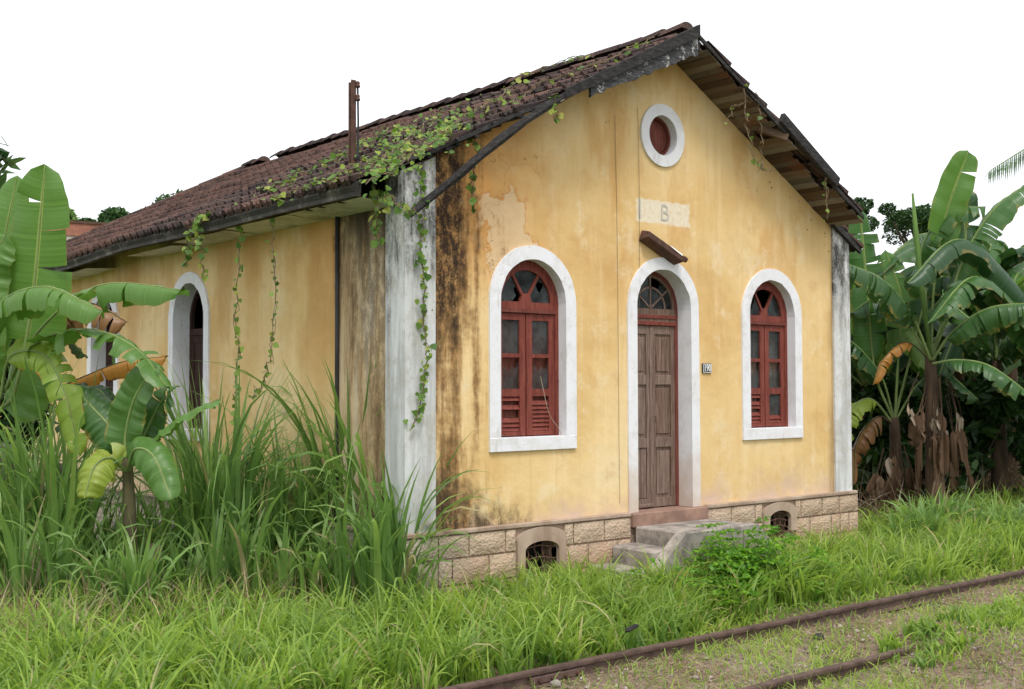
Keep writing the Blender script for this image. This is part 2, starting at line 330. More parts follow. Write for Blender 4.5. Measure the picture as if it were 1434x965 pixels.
MT['ban_o'] = make_banana('banana_leaf_orange', [(.2, (.22, .085, .015)), (.5, (.34, .14, .02)), (.8, (.42, .22, .04))], (.15, .06, .02), .4, .3)

# ------------------------------------------------------------------ object helpers
def wpos(o):
    v = Vector((0, 0, 0))
    while o: v = v + o.location; o = o.parent
    return np.array(v)
def tag(o, label=None, cat=None, group=None, kind=None):
    for k, v in (('label', label), ('category', cat), ('group', group), ('kind', kind)):
        if v: o[k] = v
    return o
def empty(name, loc, label, cat, group=None):
    o = bpy.data.objects.new(name, None); COL.objects.link(o); o.location = tuple(float(c) for c in loc); o.empty_display_size = .2
    return tag(o, label, cat, group)
def link(name, me, mat, parent=None, loc=None):
    if mat is not None and len(me.materials) == 0: me.materials.append(MT[mat] if isinstance(mat, str) else mat)
    o = bpy.data.objects.new(name, me); COL.objects.link(o)
    if parent: o.parent = parent
    if loc is not None: o.location = tuple(float(c) for c in loc)
    return o
def npmesh(name, V, F, mat, parent=None, attrs=None, smooth=False):
    """V (n,3); F (m,4) or (m,3) arrays, or a list of such arrays; world coordinates"""
    V = np.asarray(V, np.float64)
    if parent: V = V - wpos(parent)
    Fs = F if isinstance(F, list) and isinstance(F[0], np.ndarray) else [np.asarray(F)]
    Fs = [np.asarray(f, np.int32) for f in Fs if len(f)]
    me = bpy.data.meshes.new(name)
    me.vertices.add(len(V)); me.vertices.foreach_set('co', V.astype(np.float32).ravel())
    nl = sum(f.size for f in Fs); npoly = sum(len(f) for f in Fs)
    me.loops.add(nl); me.polygons.add(npoly)
    me.loops.foreach_set('vertex_index', np.concatenate([f.ravel() for f in Fs]))
    tot = np.concatenate([np.full(len(f), f.shape[1], np.int32) for f in Fs])
    st = np.concatenate([[0], np.cumsum(tot)[:-1]]).astype(np.int32)
    me.polygons.foreach_set('loop_start', st)
    me.polygons.foreach_set('loop_total', tot)
    if smooth: me.polygons.foreach_set('use_smooth', np.ones(npoly, bool))
    for k, a in (attrs or {}).items():
        at = me.attributes.new(k, 'FLOAT', 'POINT'); at.data.foreach_set('value', np.asarray(a, np.float32))
    me.update(calc_edges=True); me.validate()
    return link(name, me, mat, parent)

class MB:
    """collects solids, builds ONE mesh object; fn maps local (a, b, z) into the world"""
    def __init__(s, fn=None): s.v = []; s.f = []; s.fn = fn
    def add(s, vs, fs):
        k = len(s.v); s.v += [tuple(float(c) for c in v) for v in vs]; s.f += [tuple(i + k for i in f) for f in fs]; return s
    def box(s, x0, x1, y0, y1, z0, z1):
        vs = [(x, y, z) for z in (z0, z1) for y in (y0, y1) for x in (x0, x1)]
        return s.add(vs, [(0, 2, 3, 1), (4, 5, 7, 6), (0, 1, 5, 4), (2, 6, 7, 3), (0, 4, 6, 2), (1, 3, 7, 5)])
    def prism(s, poly, y0, y1):
        """poly of (x, z), extruded along y"""
        n = len(poly); vs = [(p[0], y0, p[1]) for p in poly] + [(p[0], y1, p[1]) for p in poly]
        fs = [tuple(range(n)), tuple(range(2 * n - 1, n - 1, -1))]
        fs += [((i + 1) % n, i, n + i, n + (i + 1) % n) for i in range(n)]
        return s.add(vs, fs)
    def strip(s, A, B, y0, y1, back=True):
        """solid between two (x, z) polylines of equal length, from depth y0 to y1"""
        n = len(A); vs = [(p[0], y0, p[1]) for p in A] + [(p[0], y0, p[1]) for p in B] + [(p[0], y1, p[1]) for p in A] + [(p[0], y1, p[1]) for p in B]
        fs = []
        for i in range(n - 1):
            fs += [(i, i + 1, n + i + 1, n + i), (2 * n + i, 3 * n + i, 3 * n + i + 1, 2 * n + i + 1),
                   (i, 2 * n + i, 2 * n + i + 1, i + 1), (n + i, n + i + 1, 3 * n + i + 1, 3 * n + i)]
        fs += [(0, n, 3 * n, 2 * n), (n - 1, 3 * n - 1, 4 * n - 1, 2 * n - 1)]
        return s.add(vs, fs)
    def bar(s, p, q, w, h=None, up=(0, 0, 1)):
        """square bar from p to q"""
        h = h or w; p = np.array(p, float); q = np.array(q, float); d = q - p; d /= np.linalg.norm(d)
        a = np.cross(d, up); a = a / max(np.linalg.norm(a), 1e-6); b = np.cross(a, d)
        vs = [c + a * i * w / 2 + b * j * h / 2 for c in (p, q) for i, j in ((-1, -1), (1, -1), (1, 1), (-1, 1))]
        return s.add(vs, [(3, 2, 1, 0), (4, 5, 6, 7), (0, 1, 5, 4), (1, 2, 6, 5), (2, 3, 7, 6), (3, 0, 4, 7)])
    def tube(s, pts, rad, n=7, cap=True):
        pts = np.array(pts, float); rad = np.broadcast_to(np.asarray(rad, float), (len(pts),))
        T = np.gradient(pts, axis=0); T /= np.linalg.norm(T, axis=1)[:, None] + 1e-9
        a = np.cross(T[0], (0, 0, 1) if abs(T[0][2]) < .9 else (1, 0, 0)); a /= np.linalg.norm(a)
        k = len(s.v); vs = []
        for p, t, r in zip(pts, T, rad):
            a = a - t * (a @ t); a /= np.linalg.norm(a) + 1e-9; b = np.cross(t, a)
            vs += [p + r * (a * math.cos(2 * math.pi * i / n) + b * math.sin(2 * math.pi * i / n)) for i in range(n)]
        fs = [(j * n + i, j * n + (i + 1) % n, (j + 1) * n + (i + 1) % n, (j + 1) * n + i) for j in range(len(pts) - 1) for i in range(n)]
        if cap: fs += [tuple(range(n - 1, -1, -1)), tuple(range((len(pts) - 1) * n, len(pts) * n))]
        return s.add(vs, fs)
    def lathe(s, prof, c, n=14):
        """prof of (r, z) turned about the vertical through c"""
        vs = [(c[0] + r * math.cos(2 * math.pi * i / n), c[1] + r * math.sin(2 * math.pi * i / n), c[2] + z) for r, z in prof for i in range(n)]
        m = len(prof)
        return s.add(vs, [(j * n + i, j * n + (i + 1) % n, (j + 1) * n + (i + 1) % n, (j + 1) * n + i) for j in range(m - 1) for i in range(n)] + [tuple(range(n - 1, -1, -1)), tuple(range((m - 1) * n, m * n))])
    def build(s, name, mat, parent=None, bevel=0.0, smooth=False, jitter=0.0):
        vs = [s.fn(*v) for v in s.v] if s.fn else s.v
        o = wpos(parent) if parent else np.zeros(3)
        vs = [(v[0] - o[0] + random.uniform(-jitter, jitter), v[1] - o[1] + random.uniform(-jitter, jitter), v[2] - o[2] + random.uniform(-jitter, jitter)) for v in vs]
        me = bpy.data.meshes.new(name); me.from_pydata(vs, [], s.f)
        bm = bmesh.new(); bm.from_mesh(me)
        bmesh.ops.recalc_face_normals(bm, faces=bm.faces)
        if bevel: bmesh.ops.bevel(bm, geom=bm.edges[:], offset=bevel, segments=1, affect='EDGES')
        bm.to_mesh(me); bm.free()
        if smooth:
            me.polygons.foreach_set('use_smooth', np.ones(len(me.polygons), bool))
        return link(name, me, mat, parent)

def tri_sheet(name, outer, holes, fn, mat, parent, thick=None):
    """flat sheet with holes; 2-D loops (a, z) mapped by fn(a, z)"""
    loops = [[Vector((p[0], p[1], 0)) for p in lp] for lp in [outer] + holes]
    tris = geometry.tessellate_polygon(loops)
    pts = [p for lp in [outer] + holes for p in lp]
    return npmesh(name, [fn(*p) for p in pts], np.array([list(t) for t in tris]), mat, parent)

def arch(h, z0, zs, n=22, cx=0.0):
    """polyline: up the left side, round the head, down the right side"""
    return [(cx - h, z0)] + [(cx - h * math.cos(math.pi * i / n), zs + h * math.sin(math.pi * i / n)) for i in range(n + 1)] + [(cx + h, z0)]
def circle(cx, cz, r, n=32): return [(cx + r * math.cos(2 * math.pi * i / n), cz + r * math.sin(2 * math.pi * i / n)) for i in range(n)]
def catmull(P, n):
    P = np.array(P, float); P = np.vstack([2 * P[0] - P[1], P, 2 * P[-1] - P[-2]]); out = []
    m = len(P) - 3
    for t in np.linspace(0, m - 1e-6, n):
        i = int(t); f = t - i; a, b, c, d = P[i:i + 4]
        out.append(.5 * (2 * b + (c - a) * f + (2 * a - 5 * b + 4 * c - d) * f * f + (3 * b - a - 3 * c + d) * f ** 3))
    return np.array(out)

# ------------------------------------------------------------------ ground
def make_ground():
    g = G('soil_and_litter', .95, .1); X, Y, Z = g.xyz()
    n = g.noise(1.6, 6, .65); f = g.noise(22, 6, .75); k = g.noise(70, 4, .8)
    c = g.ramp(f, [(.3, (.10, .075, .05)), (.5, (.20, .145, .095)), (.7, (.30, .22, .155))])
    track = g.m('MULTIPLY', g.ss(Y, -2.3, -2.75), g.ss(Y, -9, -7))
    c = g.mix(g.m('MULTIPLY', track, g.ss(n, .36, .56)), c, g.ramp(k, [(.3, (.20, .13, .10)), (.5, (.34, .25, .205)), (.72, (.46, .38, .33))]))
    c = g.mix(g.m('MULTIPLY', g.ss(g.noise(3.1, 5, .7), .50, .62), .75), c, (.10, .15, .03))
    wild = g.m('MAXIMUM', g.ss(Y, 3.0, 6.0), g.m('MAXIMUM', g.ss(X, 12.0, 16.0), g.ss(X, -4.0, -6.0)))      # rough pasture away from the yard
    c = g.mix(g.m('MULTIPLY', wild, .85), c, g.ramp(f, [(.3, (.05, .085, .022)), (.55, (.10, .155, .035)), (.75, (.16, .19, .06))]))
    g.col(c).bump(g.m('ADD', f, k), .8, .03); return g.mat
MT['ground'] = make_ground()
def axis_pts(c0, near, far, n1, n2):
    a = np.linspace(-near, near, n1); b = near * (far / near) ** np.linspace(0, 1, n2)[1:]
    return c0 + np.concatenate([-b[::-1], a, b])
gx, gy = axis_pts(3, 14, 900, 90, 14), axis_pts(0, 12, 900, 80, 14)
XX, YY = np.meshgrid(gx, gy, indexing='ij'); ZZ = gz(XX, YY)
nx, ny = XX.shape; ids = np.arange(nx * ny).reshape(nx, ny)
gr = npmesh('ground', np.stack([XX, YY, ZZ], -1).reshape(-1, 3),
            np.stack([ids[:-1, :-1], ids[1:, :-1], ids[1:, 1:], ids[:-1, 1:]], -1).reshape(-1, 4), 'ground', smooth=True)
tag(gr, 'brown soil with gravel and plant litter under the grass', kind='structure')

# ------------------------------------------------------------------ the station house
house = empty('station_house', (XC, 0, gz(XC, 0)), 'old single-storey yellow plastered station house with mossy tiled gable roof', 'house')

# ---- walls (door and windows cut out)
WZ0, WZS, WHO, WHI = 0.80, 2.455, .635, .48
DZS, DHO, DHI = 2.466, .634, .485
OZ, ORO, ORI = 4.615, .39, .25
WXL, WXR = XC - 2.1225, XC + 2.1225
def cut(cx, z0=WZ0 + .05, h=WHO - .06, zs=WZS): return arch(h, z0, zs, 20, cx)
outer = [(0, -.02)] + [(p[0], p[1]) for p in arch(DHO - .06, -.02, DZS, 20, XC)] + [(HW, -.02), (HW, zr(HW) - .12), (XC, 5.72), (0, float(zl(0)) - .12)]
tri_sheet('front_wall', outer, [cut(WXL), cut(WXR), circle(XC, OZ, ORO - .05)], lambda a, z: (a, 0.0, z), 'wall', house)
SIDE_W = [5.16, 8.27, 11.38]
# the side wall is taken as (y, z); outward is -x
tri_sheet('side_wall', [(0, -.02), (HL, -.02), (HL, 3.60), (0, 3.74)], [cut(c) for c in SIDE_W], lambda a, z: (0.0, a, z), 'wall', house)
npmesh('rear_wall', [(0, HL, -.9), (HW, HL, -.9), (HW, HL, 3.6), (0, HL, 3.6)], [[0, 1, 2, 3]], 'wall', house)
npmesh('far_side_wall', [(HW, 0, -.9), (HW, HL, -.9), (HW, HL, 3.56), (HW, 0, 3.56)], [[0, 1, 2, 3]], 'wall', house)
npmesh('inside_floor', [(.02, .02, -.05), (HW - .02, .02, -.05), (HW - .02, HL, -.05), (.02, HL, -.05)], [[0, 1, 2, 3]], 'dark', house)  # floor and partitions painted near-black, so the rooms' shade is in the colour
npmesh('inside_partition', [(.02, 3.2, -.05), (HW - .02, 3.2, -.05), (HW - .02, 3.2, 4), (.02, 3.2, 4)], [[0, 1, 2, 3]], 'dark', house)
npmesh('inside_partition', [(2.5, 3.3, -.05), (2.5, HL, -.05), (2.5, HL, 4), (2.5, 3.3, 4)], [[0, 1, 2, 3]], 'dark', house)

# ---- corner pilasters
for x0, x1, lab in ((-.035, .355, 'near corner'), (HW - .35, HW + .035, 'far corner')):
    zf = (lambda x: float(zl(x)) - .125) if x0 < 1 else (lambda x: zr(x) - .125)
    m = MB().prism([(x0, .0), (x1, .0), (x1, zf(x1)), (x0, zf(x0))], -.035, .33)
    m.build('corner_pilaster', 'pil', house, .004)

# ---- plinth: a mortar core and separate rusticated blocks
plinth = MB()
VL, VR = (1.53, 2.03, -.20), (5.79, 6.24, -.155)
for a, b in ((-.03, VL[0]), (VL[1], VR[0]), (VR[1], HW + .08)): plinth.box(a, b, -.03, .25, -1.15, -.035)
plinth.box(VL[0], VL[1], -.03, .25, VL[2], -.035).box(VR[0], VR[1], -.03, .25, VR[2], -.035)
plinth.box(-.03, .22, .25, HL, -1.15, -.035)
plinth = plinth.build('plinth', 'mortar', house)
MB().prism([(-.075, -.035), (3.19, -.035), (3.19, .012), (-.075, .012)], -.075, .0).prism([(4.55, -.035), (HW + .11, -.035), (HW + .11, .012), (4.55, .012)], -.075, .0) \
    .box(-.075, .0, .0, HL, -.035, .012).build('plinth_cap', 'vent', plinth, .008)
def stone_block(x0, x1, z0, z1, side=False):
    gx_, gz_ = 4, 3; V = []; g_ = .009
    x0 += g_; x1 -= g_; z0 += g_; z1 -= g_
    for j in range(gz_ + 1):
        for i in range(gx_ + 1):
            edge = i in (0, gx_) or j in (0, gz_)
            V.append((x0 + (x1 - x0) * i / gx_, -.055 if edge else -.068 - random.uniform(0, .010), z0 + (z1 - z0) * j / gz_))
    n = len(V); idx = lambda i, j: j * (gx_ + 1) + i
    F = [(idx(i, j), idx(i + 1, j), idx(i + 1, j + 1), idx(i, j + 1)) for j in range(gz_) for i in range(gx_)]
    ring = [idx(i, 0) for i in range(gx_ + 1)] + [idx(gx_, j) for j in range(1, gz_ + 1)] + [idx(i, gz_) for i in range(gx_ - 1, -1, -1)] + [idx(0, j) for j in range(gz_ - 1, 0, -1)]
    for k in ring: V.append((V[k][0], -.02, V[k][2]))
    m_ = len(ring)
    F += [(ring[k], n + k, n + (k + 1) % m_, ring[(k + 1) % m_]) for k in range(m_)]
    if side: V = [(v[1], v[0], v[2]) for v in V]
    MB().add(V, F).build('stone_block', 'stone', plinth)
C1 = [[-.05, .37, .77, 1.27, 1.42], [2.13, 2.27, 2.76, 3.2], [4.55, 5.03, 5.51, 5.66], [6.37, 6.49, 6.97, 7.37, 7.83]]
C2 = [[-.05, .37, .55, 1.04, 1.42], [2.13, 2.5, 2.98, 3.2], [4.55, 4.8, 5.3, 5.66], [6.37, 6.69, 7.18, 7.39, 7.6, 7.83]]
C3 = [[-.05, .37, .77, 1.27, 1.78, 2.27, 2.76, 3.2], [4.55, 5.03, 5.51, 6.0, 6.49, 6.97, 7.37, 7.83]]
for runs, z0, z1 in ((C1, -.285, -.04), (C2, -.565, -.29), (C3, -.86, -.57)):
    for rn in runs:
        for a, b in zip(rn[:-1], rn[1:]): stone_block(a, b, z0, z1)
    for k in range(6): stone_block(.02 + k * .62, .62 + k * .62, z0, z1, True)
def vent(x0, x1, ztop, zbot, cap, xo0, xo1):
    cx = (x0 + x1) / 2; hi = (x1 - x0) / 2; ho = (xo1 - xo0) / 2; n = 12
    def seg(h, zt, rise): return [(cx - h, zbot)] + [(cx + h * -math.cos(math.pi * i / n), zt - rise + rise * math.sin(math.pi * i / n)) for i in range(n + 1)] + [(cx + h, zbot)]
    v = MB().strip(seg(ho, cap, .13), seg(hi, ztop, .10), -.082, .05).build('vent_opening', 'vent', plinth)
    MB().strip(seg(hi + .01, ztop + .01, .10), [(cx, zbot)] * (n + 3), .22, .23).build('recess_shade', 'dark', v)  # near-black sheet painted as the shade deep inside the vent
    for i in range(4):
        x = x0 + (i + .7) * (x1 - x0) / 4.4
        pts = [(x + .02 * math.sin(k * 1.9 + i), -.02, zbot + (ztop - zbot - .02) * k / 6) for k in range(7)]
        MB().tube(pts, .008, 5).build('grille_bar', 'rust', v)
    for k in range(3):
        z = zbot + (ztop - zbot) * (.2 + .3 * k)
        MB().tube([(x0, -.02, z), (cx, -.03, z + .03), (x1, -.02, z - .01)], .008, 5).build('grille_bar', 'rust', v)
vent(VL[0], VL[1], VL[2], -.62, -.045, 1.42, 2.13)
vent(VR[0], VR[1], VR[2], -.44, -.04, 5.67, 6.36)

# ---- windows
def front_map(cx): return lambda a, b, z: (cx + a, b, z)
def side_map(cy): return lambda a, b, z: (b, cy - a, z)
def surround(fn, ho, hi, z0, zs, depth, mat='trim', parent=None, name='surround'):
    return MB(fn).strip(arch(ho, z0, zs), arch(hi, z0, zs), -.028, depth).build(name, mat, parent, jitter=.0035)
def sheet(fn, poly, b, name, mat, parent, holes=()):
    return tri_sheet(name, poly, list(holes), lambda a, z: fn(a, b, z), mat, parent)
def sector(r0, r1, a0, a1, cz, n=8):
    P = [(r1 * math.cos(a0 + (a1 - a0) * i / n), cz + r1 * math.sin(a0 + (a1 - a0) * i / n)) for i in range(n + 1)]
    Q = [(r0 * math.cos(a0 + (a1 - a0) * i / n), cz + r0 * math.sin(a0 + (a1 - a0) * i / n)) for i in range(n, -1, -1)]
    return P + Q
def jag(cx, cz, r, n=9): return [(cx + r * random.uniform(.5, 1.15) * math.cos(-2 * math.pi * i / n), cz + 1.2 * r * random.uniform(.5, 1.15) * math.sin(-2 * math.pi * i / n)) for i in range(n)]

def front_window(cx, variant):
    fn = front_map(cx)
    win = surround(fn, WHO, WHI, WZ0 + .15, WZS, .17, parent=house, name='window'); win['label'] = 'white arched window surround with red casements'
    MB(fn).box(-WHO, WHO, -.034, .17, WZ0, WZ0 + .15).build('sill', 'trim', win, .004)
    b0, b1 = .105, .16
    MB(fn).strip(arch(WHI + .01, .95, WZS), arch(WHI - .05, .95, WZS), b0, b1).build('frame', 'red', win)
    MB(fn).box(-.44, .44, b0 - .012, b1, 2.335, 2.375).build('transom', 'redd', win, .004)
    zc = 2.40
    MB(fn).box(-.43, .43, b0 + .005, b1, 2.378, 2.462).prism([(-.085, 2.46), (.085, 2.46), (.05, 2.56), (-.05, 2.56)], b0 + .006, b1).build('fanlight_rail', 'red', win)
    MB(fn).strip(arch(WHI - .04, 2.46, WZS), arch(WHI - .115, 2.46, WZS), b0 + .004, b1 - .004).build('fanlight_frame', 'red', win)
    for sg in (-1, 1):
        MB(fn).bar((sg * .045, b0 + .03, 2.54), (sg * .21, b0 + .03, 2.80), .035, .03, (0, 1, 0)).build('glazing_bar', 'red', win)
    arc = lambda a0, a1, r=.375: [(r * math.cos(a0 + (a1 - a0) * i / 8), WZS + r * math.sin(a0 + (a1 - a0) * i / 8)) for i in range(9)]
    lp = [(-.05, 2.465)] + [(-.375, 2.465)] + list(reversed(arc(R(122), R(178)))) ; lp = [(-.375, 2.465), (-.19, 2.465), (-.13, 2.53), (-.17, 2.60), (-.12, 2.66), (-.2, 2.79)] + arc(R(122), R(178))[1:] if variant == 0 else [(-.30, 2.465), (-.09, 2.465), (-.08, 2.60), (-.17, 2.70), (-.25, 2.56)]
    sheet(fn, lp, b0 + .03, 'pane', 'glass', win)
    if variant == 0: sheet(fn, [(-.045, 2.57), (.045, 2.57), (.2, 2.80)] + arc(R(60), R(120))[1:], b0 + .03, 'pane', 'glass', win)
    rp = [(.09, 2.465), (.375, 2.465)] + arc(R(3), R(58)) + [(.06, 2.57)]
    sheet(fn, rp, b0 + .03, 'pane', 'glass', win, [jag(.22, 2.65, .055)] if variant == 0 else [])
    for sg in (-1, 1):
        x0, x1 = (-.43, -.008) if sg < 0 else (.008, .43)
        cb0, cb1 = .12, .155
        leaf = MB(fn).box(x0, x0 + .085, cb0, cb1, .96, 2.33).box(x1 - .085, x1, cb0, cb1, .96, 2.33)
        for za, zb in ((.96, 1.01), (1.40, 1.485), (1.835, 1.88), (2.255, 2.33)): leaf.box(x0 + .085, x1 - .085, cb0 + .002, cb1 - .002, za, zb)
        lf = leaf.build('casement', 'red', win)
        xa, xb = x0 + .083, x1 - .083
        sheet(fn, [(xa, 1.88), (xb, 1.88), (xb, 2.257), (xa, 2.257)], .142, 'pane', 'glass', win)
        low = [(xa, 1.483), (xb, 1.483), (xb, 1.80), (xb - .05, 1.70), (xb - .1, 1.74), (xb - .15, 1.68), (xa + .06, 1.75), (xa, 1.66)]
        sheet(fn, low, .142, 'pane', 'glass', win)
        ns = 8; missing = {0: {-1: (6, 3, 4), 1: (7,)}, 1: {-1: (6, 3), 1: (2, 3, 4, 5, 6, 7)}}[variant][sg]
        for k in range(ns):
            if k in missing: continue
            z = 1.015 + (k + .5) * .385 / ns
            MB(fn).add([(xa, .124, z - .024), (xb, .124, z - .024), (xb, .152, z + .024), (xa, .152, z + .024), (xa, .130, z - .027), (xb, .130, z - .027), (xb, .158, z + .021), (xa, .158, z + .021)],
                       [(0, 1, 2, 3), (7, 6, 5, 4), (0, 4, 5, 1), (3, 2, 6, 7), (0, 3, 7, 4), (1, 5, 6, 2)]).build('slat', 'red', win)
        if variant == 1 and sg == 1: sheet(fn, [(xa, 1.12), (xb, 1.12), (xb, 1.40), (xa, 1.40)], .145, 'pane', 'glass', win)
        MB(fn).box(x0 + .02, x1 - .004, .19, .215, .97, 2.31).build('inner_shutter', 'redd' if variant == 0 else 'door', win)
    return win
front_window(WXL, 0); front_window(WXR, 1)

for ci, cy in enumerate(SIDE_W):
    fn = side_map(cy)
    win = surround(fn, WHO, WHI, WZ0 + .15, WZS, .26, parent=house, name='window'); win['label'] = 'white arched side window with dark half-open shutters'
    MB(fn).box(-WHO - .02, WHO + .02, -.05, .26, WZ0, WZ0 + .15).build('sill', 'pil', win, .006)
    MB(fn).strip(arch(WHI + .01, .95, WZS), arch(WHI - .05, .95, WZS), .22, .27).build('frame', 'dark_shutter', win)
    MB(fn).box(-.43, .43, .21, .26, 2.24, 2.33).build('transom', 'dark_shutter', win)
    for sg in (-1, 1):
        x0, x1 = (-.43, -.006) if sg < 0 else (.006, .43)
        lf = MB(fn).box(x0, x0 + .08, .225, .26, .96, 2.24).box(x1 - .08, x1, .225, .26, .96, 2.24)
        for za, zb in ((.96, 1.06), (1.5, 1.6), (2.14, 2.24)): lf.box(x0 + .08, x1 - .08, .227, .258, za, zb)
        lf.build('shutter_leaf', 'dark_shutter', win)
        for za, zb in ((1.06, 1.5), (1.6, 2.14)):
            MB(fn).box(x0 + .075, x1 - .075, .24, .252, za, zb).build('panel', 'dark_shutter', win)

# ---- oculus
oc = MB().strip(circle(XC, OZ, ORO) + [circle(XC, OZ, ORO)[0]], circle(XC, OZ, ORI) + [circle(XC, OZ, ORI)[0]], -.03, .16).build('round_window', 'trim', house)
MB().strip(circle(XC, OZ, ORI - .002) + [circle(XC, OZ, ORI - .002)[0]], circle(XC, OZ, ORI - .03) + [circle(XC, OZ, ORI - .03)[0]], .08, .15).build('frame', 'redd', oc)
MB().prism(circle(XC, OZ, ORI - .01, 24), .13, .15).build('wooden_disc', 'redd', oc)

# ---- door
fn = front_map(XC)
door = surround(fn, DHO, DHI, .0, DZS, .22, parent=house, name='door'); door['label'] = 'weathered brown double door in white arched surround'
MB(fn).strip(arch(DHI + .01, .0, DZS), arch(DHI - .05, .0, DZS), .20, .27).build('frame', 'redd', door)
MB(fn).box(-.44, .44, .185, .26, 2.27, 2.32).box(-.44, .44, .185, .26, 2.355, 2.40).build('transom', 'red', door, .004)
MB(fn).box(-.44, .44, .20, .255, 2.32, 2.355).box(-.44, .44, .20, .255, 2.40, 2.48).build('fanlight_rail', 'door', door)
for ang in (38, 90, 142):
    MB(fn).bar((0, .22, 2.48), (.42 * math.cos(R(ang)), .22, 2.48 + .42 * math.sin(R(ang))), .022, .02, (0, 1, 0)).build('glazing_bar', 'door2', door)
ac = [(math.cos(math.pi * i / 14), math.sin(math.pi * i / 14)) for i in range(15)]
MB(fn).strip([(.275 * c, 2.48 + .275 * s) for c, s in ac], [(.25 * c, 2.48 + .25 * s) for c, s in ac], .21, .23).build('glazing_arc', 'door2', door)
MB(fn).strip([(.445 * c, 2.475 + .445 * s) for c, s in ac], [(.395 * c, 2.475 + .395 * s) for c, s in ac], .205, .24).build('fanlight_frame', 'door', door)
for k, (a0, a1) in enumerate(((2, 38), (38, 90), (90, 142), (142, 178))):
    sheet(fn, sector(.02, .25, R(a0), R(a1), 2.48), .222, 'pane', 'glass', door)
    if k != 1: sheet(fn, sector(.275, .40, R(a0), R(a1), 2.48), .222, 'pane', 'glass', door)
    else: sheet(fn, sector(.275, .40, R(a0), R(60), 2.48), .222, 'pane', 'glass', door)
for sg in (-1, 1):
    x0, x1 = (-.435, -.004) if sg < 0 else (.004, .435); mt = 'door2' if sg < 0 else 'door'
    lf = MB(fn).box(x0, x0 + .075, .215, .25, .01, 2.265).box(x1 - .075, x1, .215, .25, .01, 2.265).build('door_leaf', mt, door)
    if sg > 0: MB(fn).box(x0 - .03, x0 + .03, .205, .216, .02, 2.25).build('cover_strip', 'door2', door)
    for za, zb in ((.01, .12), (.75, .87), (1.53, 1.65), (2.16, 2.265)):
        MB(fn).box(x0 + .073, x1 - .073, .210 if za in (.75, 1.53) else .217, .25, za, zb).build('rail', 'door2', door, .003)
    for k, (za, zb) in enumerate(((.12, .75), (.87, 1.53), (1.65, 2.16))):
        MB(fn).box(x0 + .07, x1 - .07, .236, .246, za, zb).build('panel', mt, door)
        if k == 0 and sg < 0:
            for i in range(3):
                xs = x0 + .08 + i * .092
                MB(fn).box(xs, xs + .084, .222, .237, .13, .74).build('board', 'door2', door, .004)
        else:
            MB(fn).box(x0 + .105, x1 - .105, .222, .237, za + .045, zb - .045).build('raised_panel', mt if k else 'door2', door, .006)
MB(fn).tube([(.05, .205, 1.13), (.05, .185, 1.13), (.05, .18, 1.10), (.05, .185, 1.06)], .008, 6).build('handle', 'rust', door)
MB(fn).box(-.43, .0, .19, .235, .012, .06).build('kick_board', 'door2', door, .006, jitter=.006)

# ---- roof
SL = math.atan(.518); SR = math.atan(.56)
roof = empty_roof = MB()
# boarding under the tiles
nseg = 12
V = []; F = []
ys = np.linspace(.02, HL + .4, nseg)
for y in ys:
    hx = XC - max(0, 0) if y < 10.9 else XC
    for x in (-.5, 0.0, 1.9, XC): V.append((x, y, float(zl(x, y)) - .085))
for i in range(nseg - 1):
    for j in range(3): F.append((i * 4 + j, i * 4 + j + 1, i * 4 + j + 5, i * 4 + j + 4))
HIPY = 10.9
def hipcap(x, y):      # roof height under the rear hip
    return 5.85 - .53 * max(0.0, y - HIPY)
V2 = []
for k, (x, y, z) in enumerate(V): V2.append((x, y, min(z, hipcap(x, y) - .085)))
roof = MB().add(V2, F).build('roof', 'deck', house)
roof['label'] = 'roof of dark reddish interlocking clay tiles'
V = []
for y in np.linspace(.02, HL + .4, nseg):
    for x in (XC, 5.8, HW + .25): V.append((x, y, min(zr(x) - .085, hipcap(x, y) - .085)))
F = [(i * 3 + j, i * 3 + j + 1, i * 3 + j + 4, i * 3 + j + 3) for i in range(nseg - 1) for j in range(2)]
MB().add(V, F).build('boarding', 'deck', roof)
# one clay tile: local y across, local x up the slope, lower edge at x = 0
prof = [(-.122, .050), (-.094, .062), (-.072, .014), (-.024, .006), (0, .042), (.024, .006), (.068, .010), (.094, .046), (.116, .054)]
tv = [(0.0, a, h) for a, h in prof] + [(.49, a, h) for a, h in prof] + [(0.010, a, h - .06) for a, h in prof]
nt_ = len(prof)
tf = [(i, i + 1, nt_ + i + 1, nt_ + i) for i in range(nt_ - 1)] + [(2 * nt_ + i, 2 * nt_ + i + 1, i + 1, i) for i in range(nt_ - 1)]
tf += [(0, nt_, 2 * nt_, 2 * nt_), (nt_ - 1, 3 * nt_ - 1, 2 * nt_ - 1, 2 * nt_ - 1)]
tf = [tuple(dict.fromkeys(f)) for f in tf]
tile_me = bpy.data.meshes.new('tile'); tile_me.from_pydata(tv, [], tf); tile_me.materials.append(MT['tile'])
EXPO, TW = .40, .235
spots = []                                            # (matrix, distance, near verge)
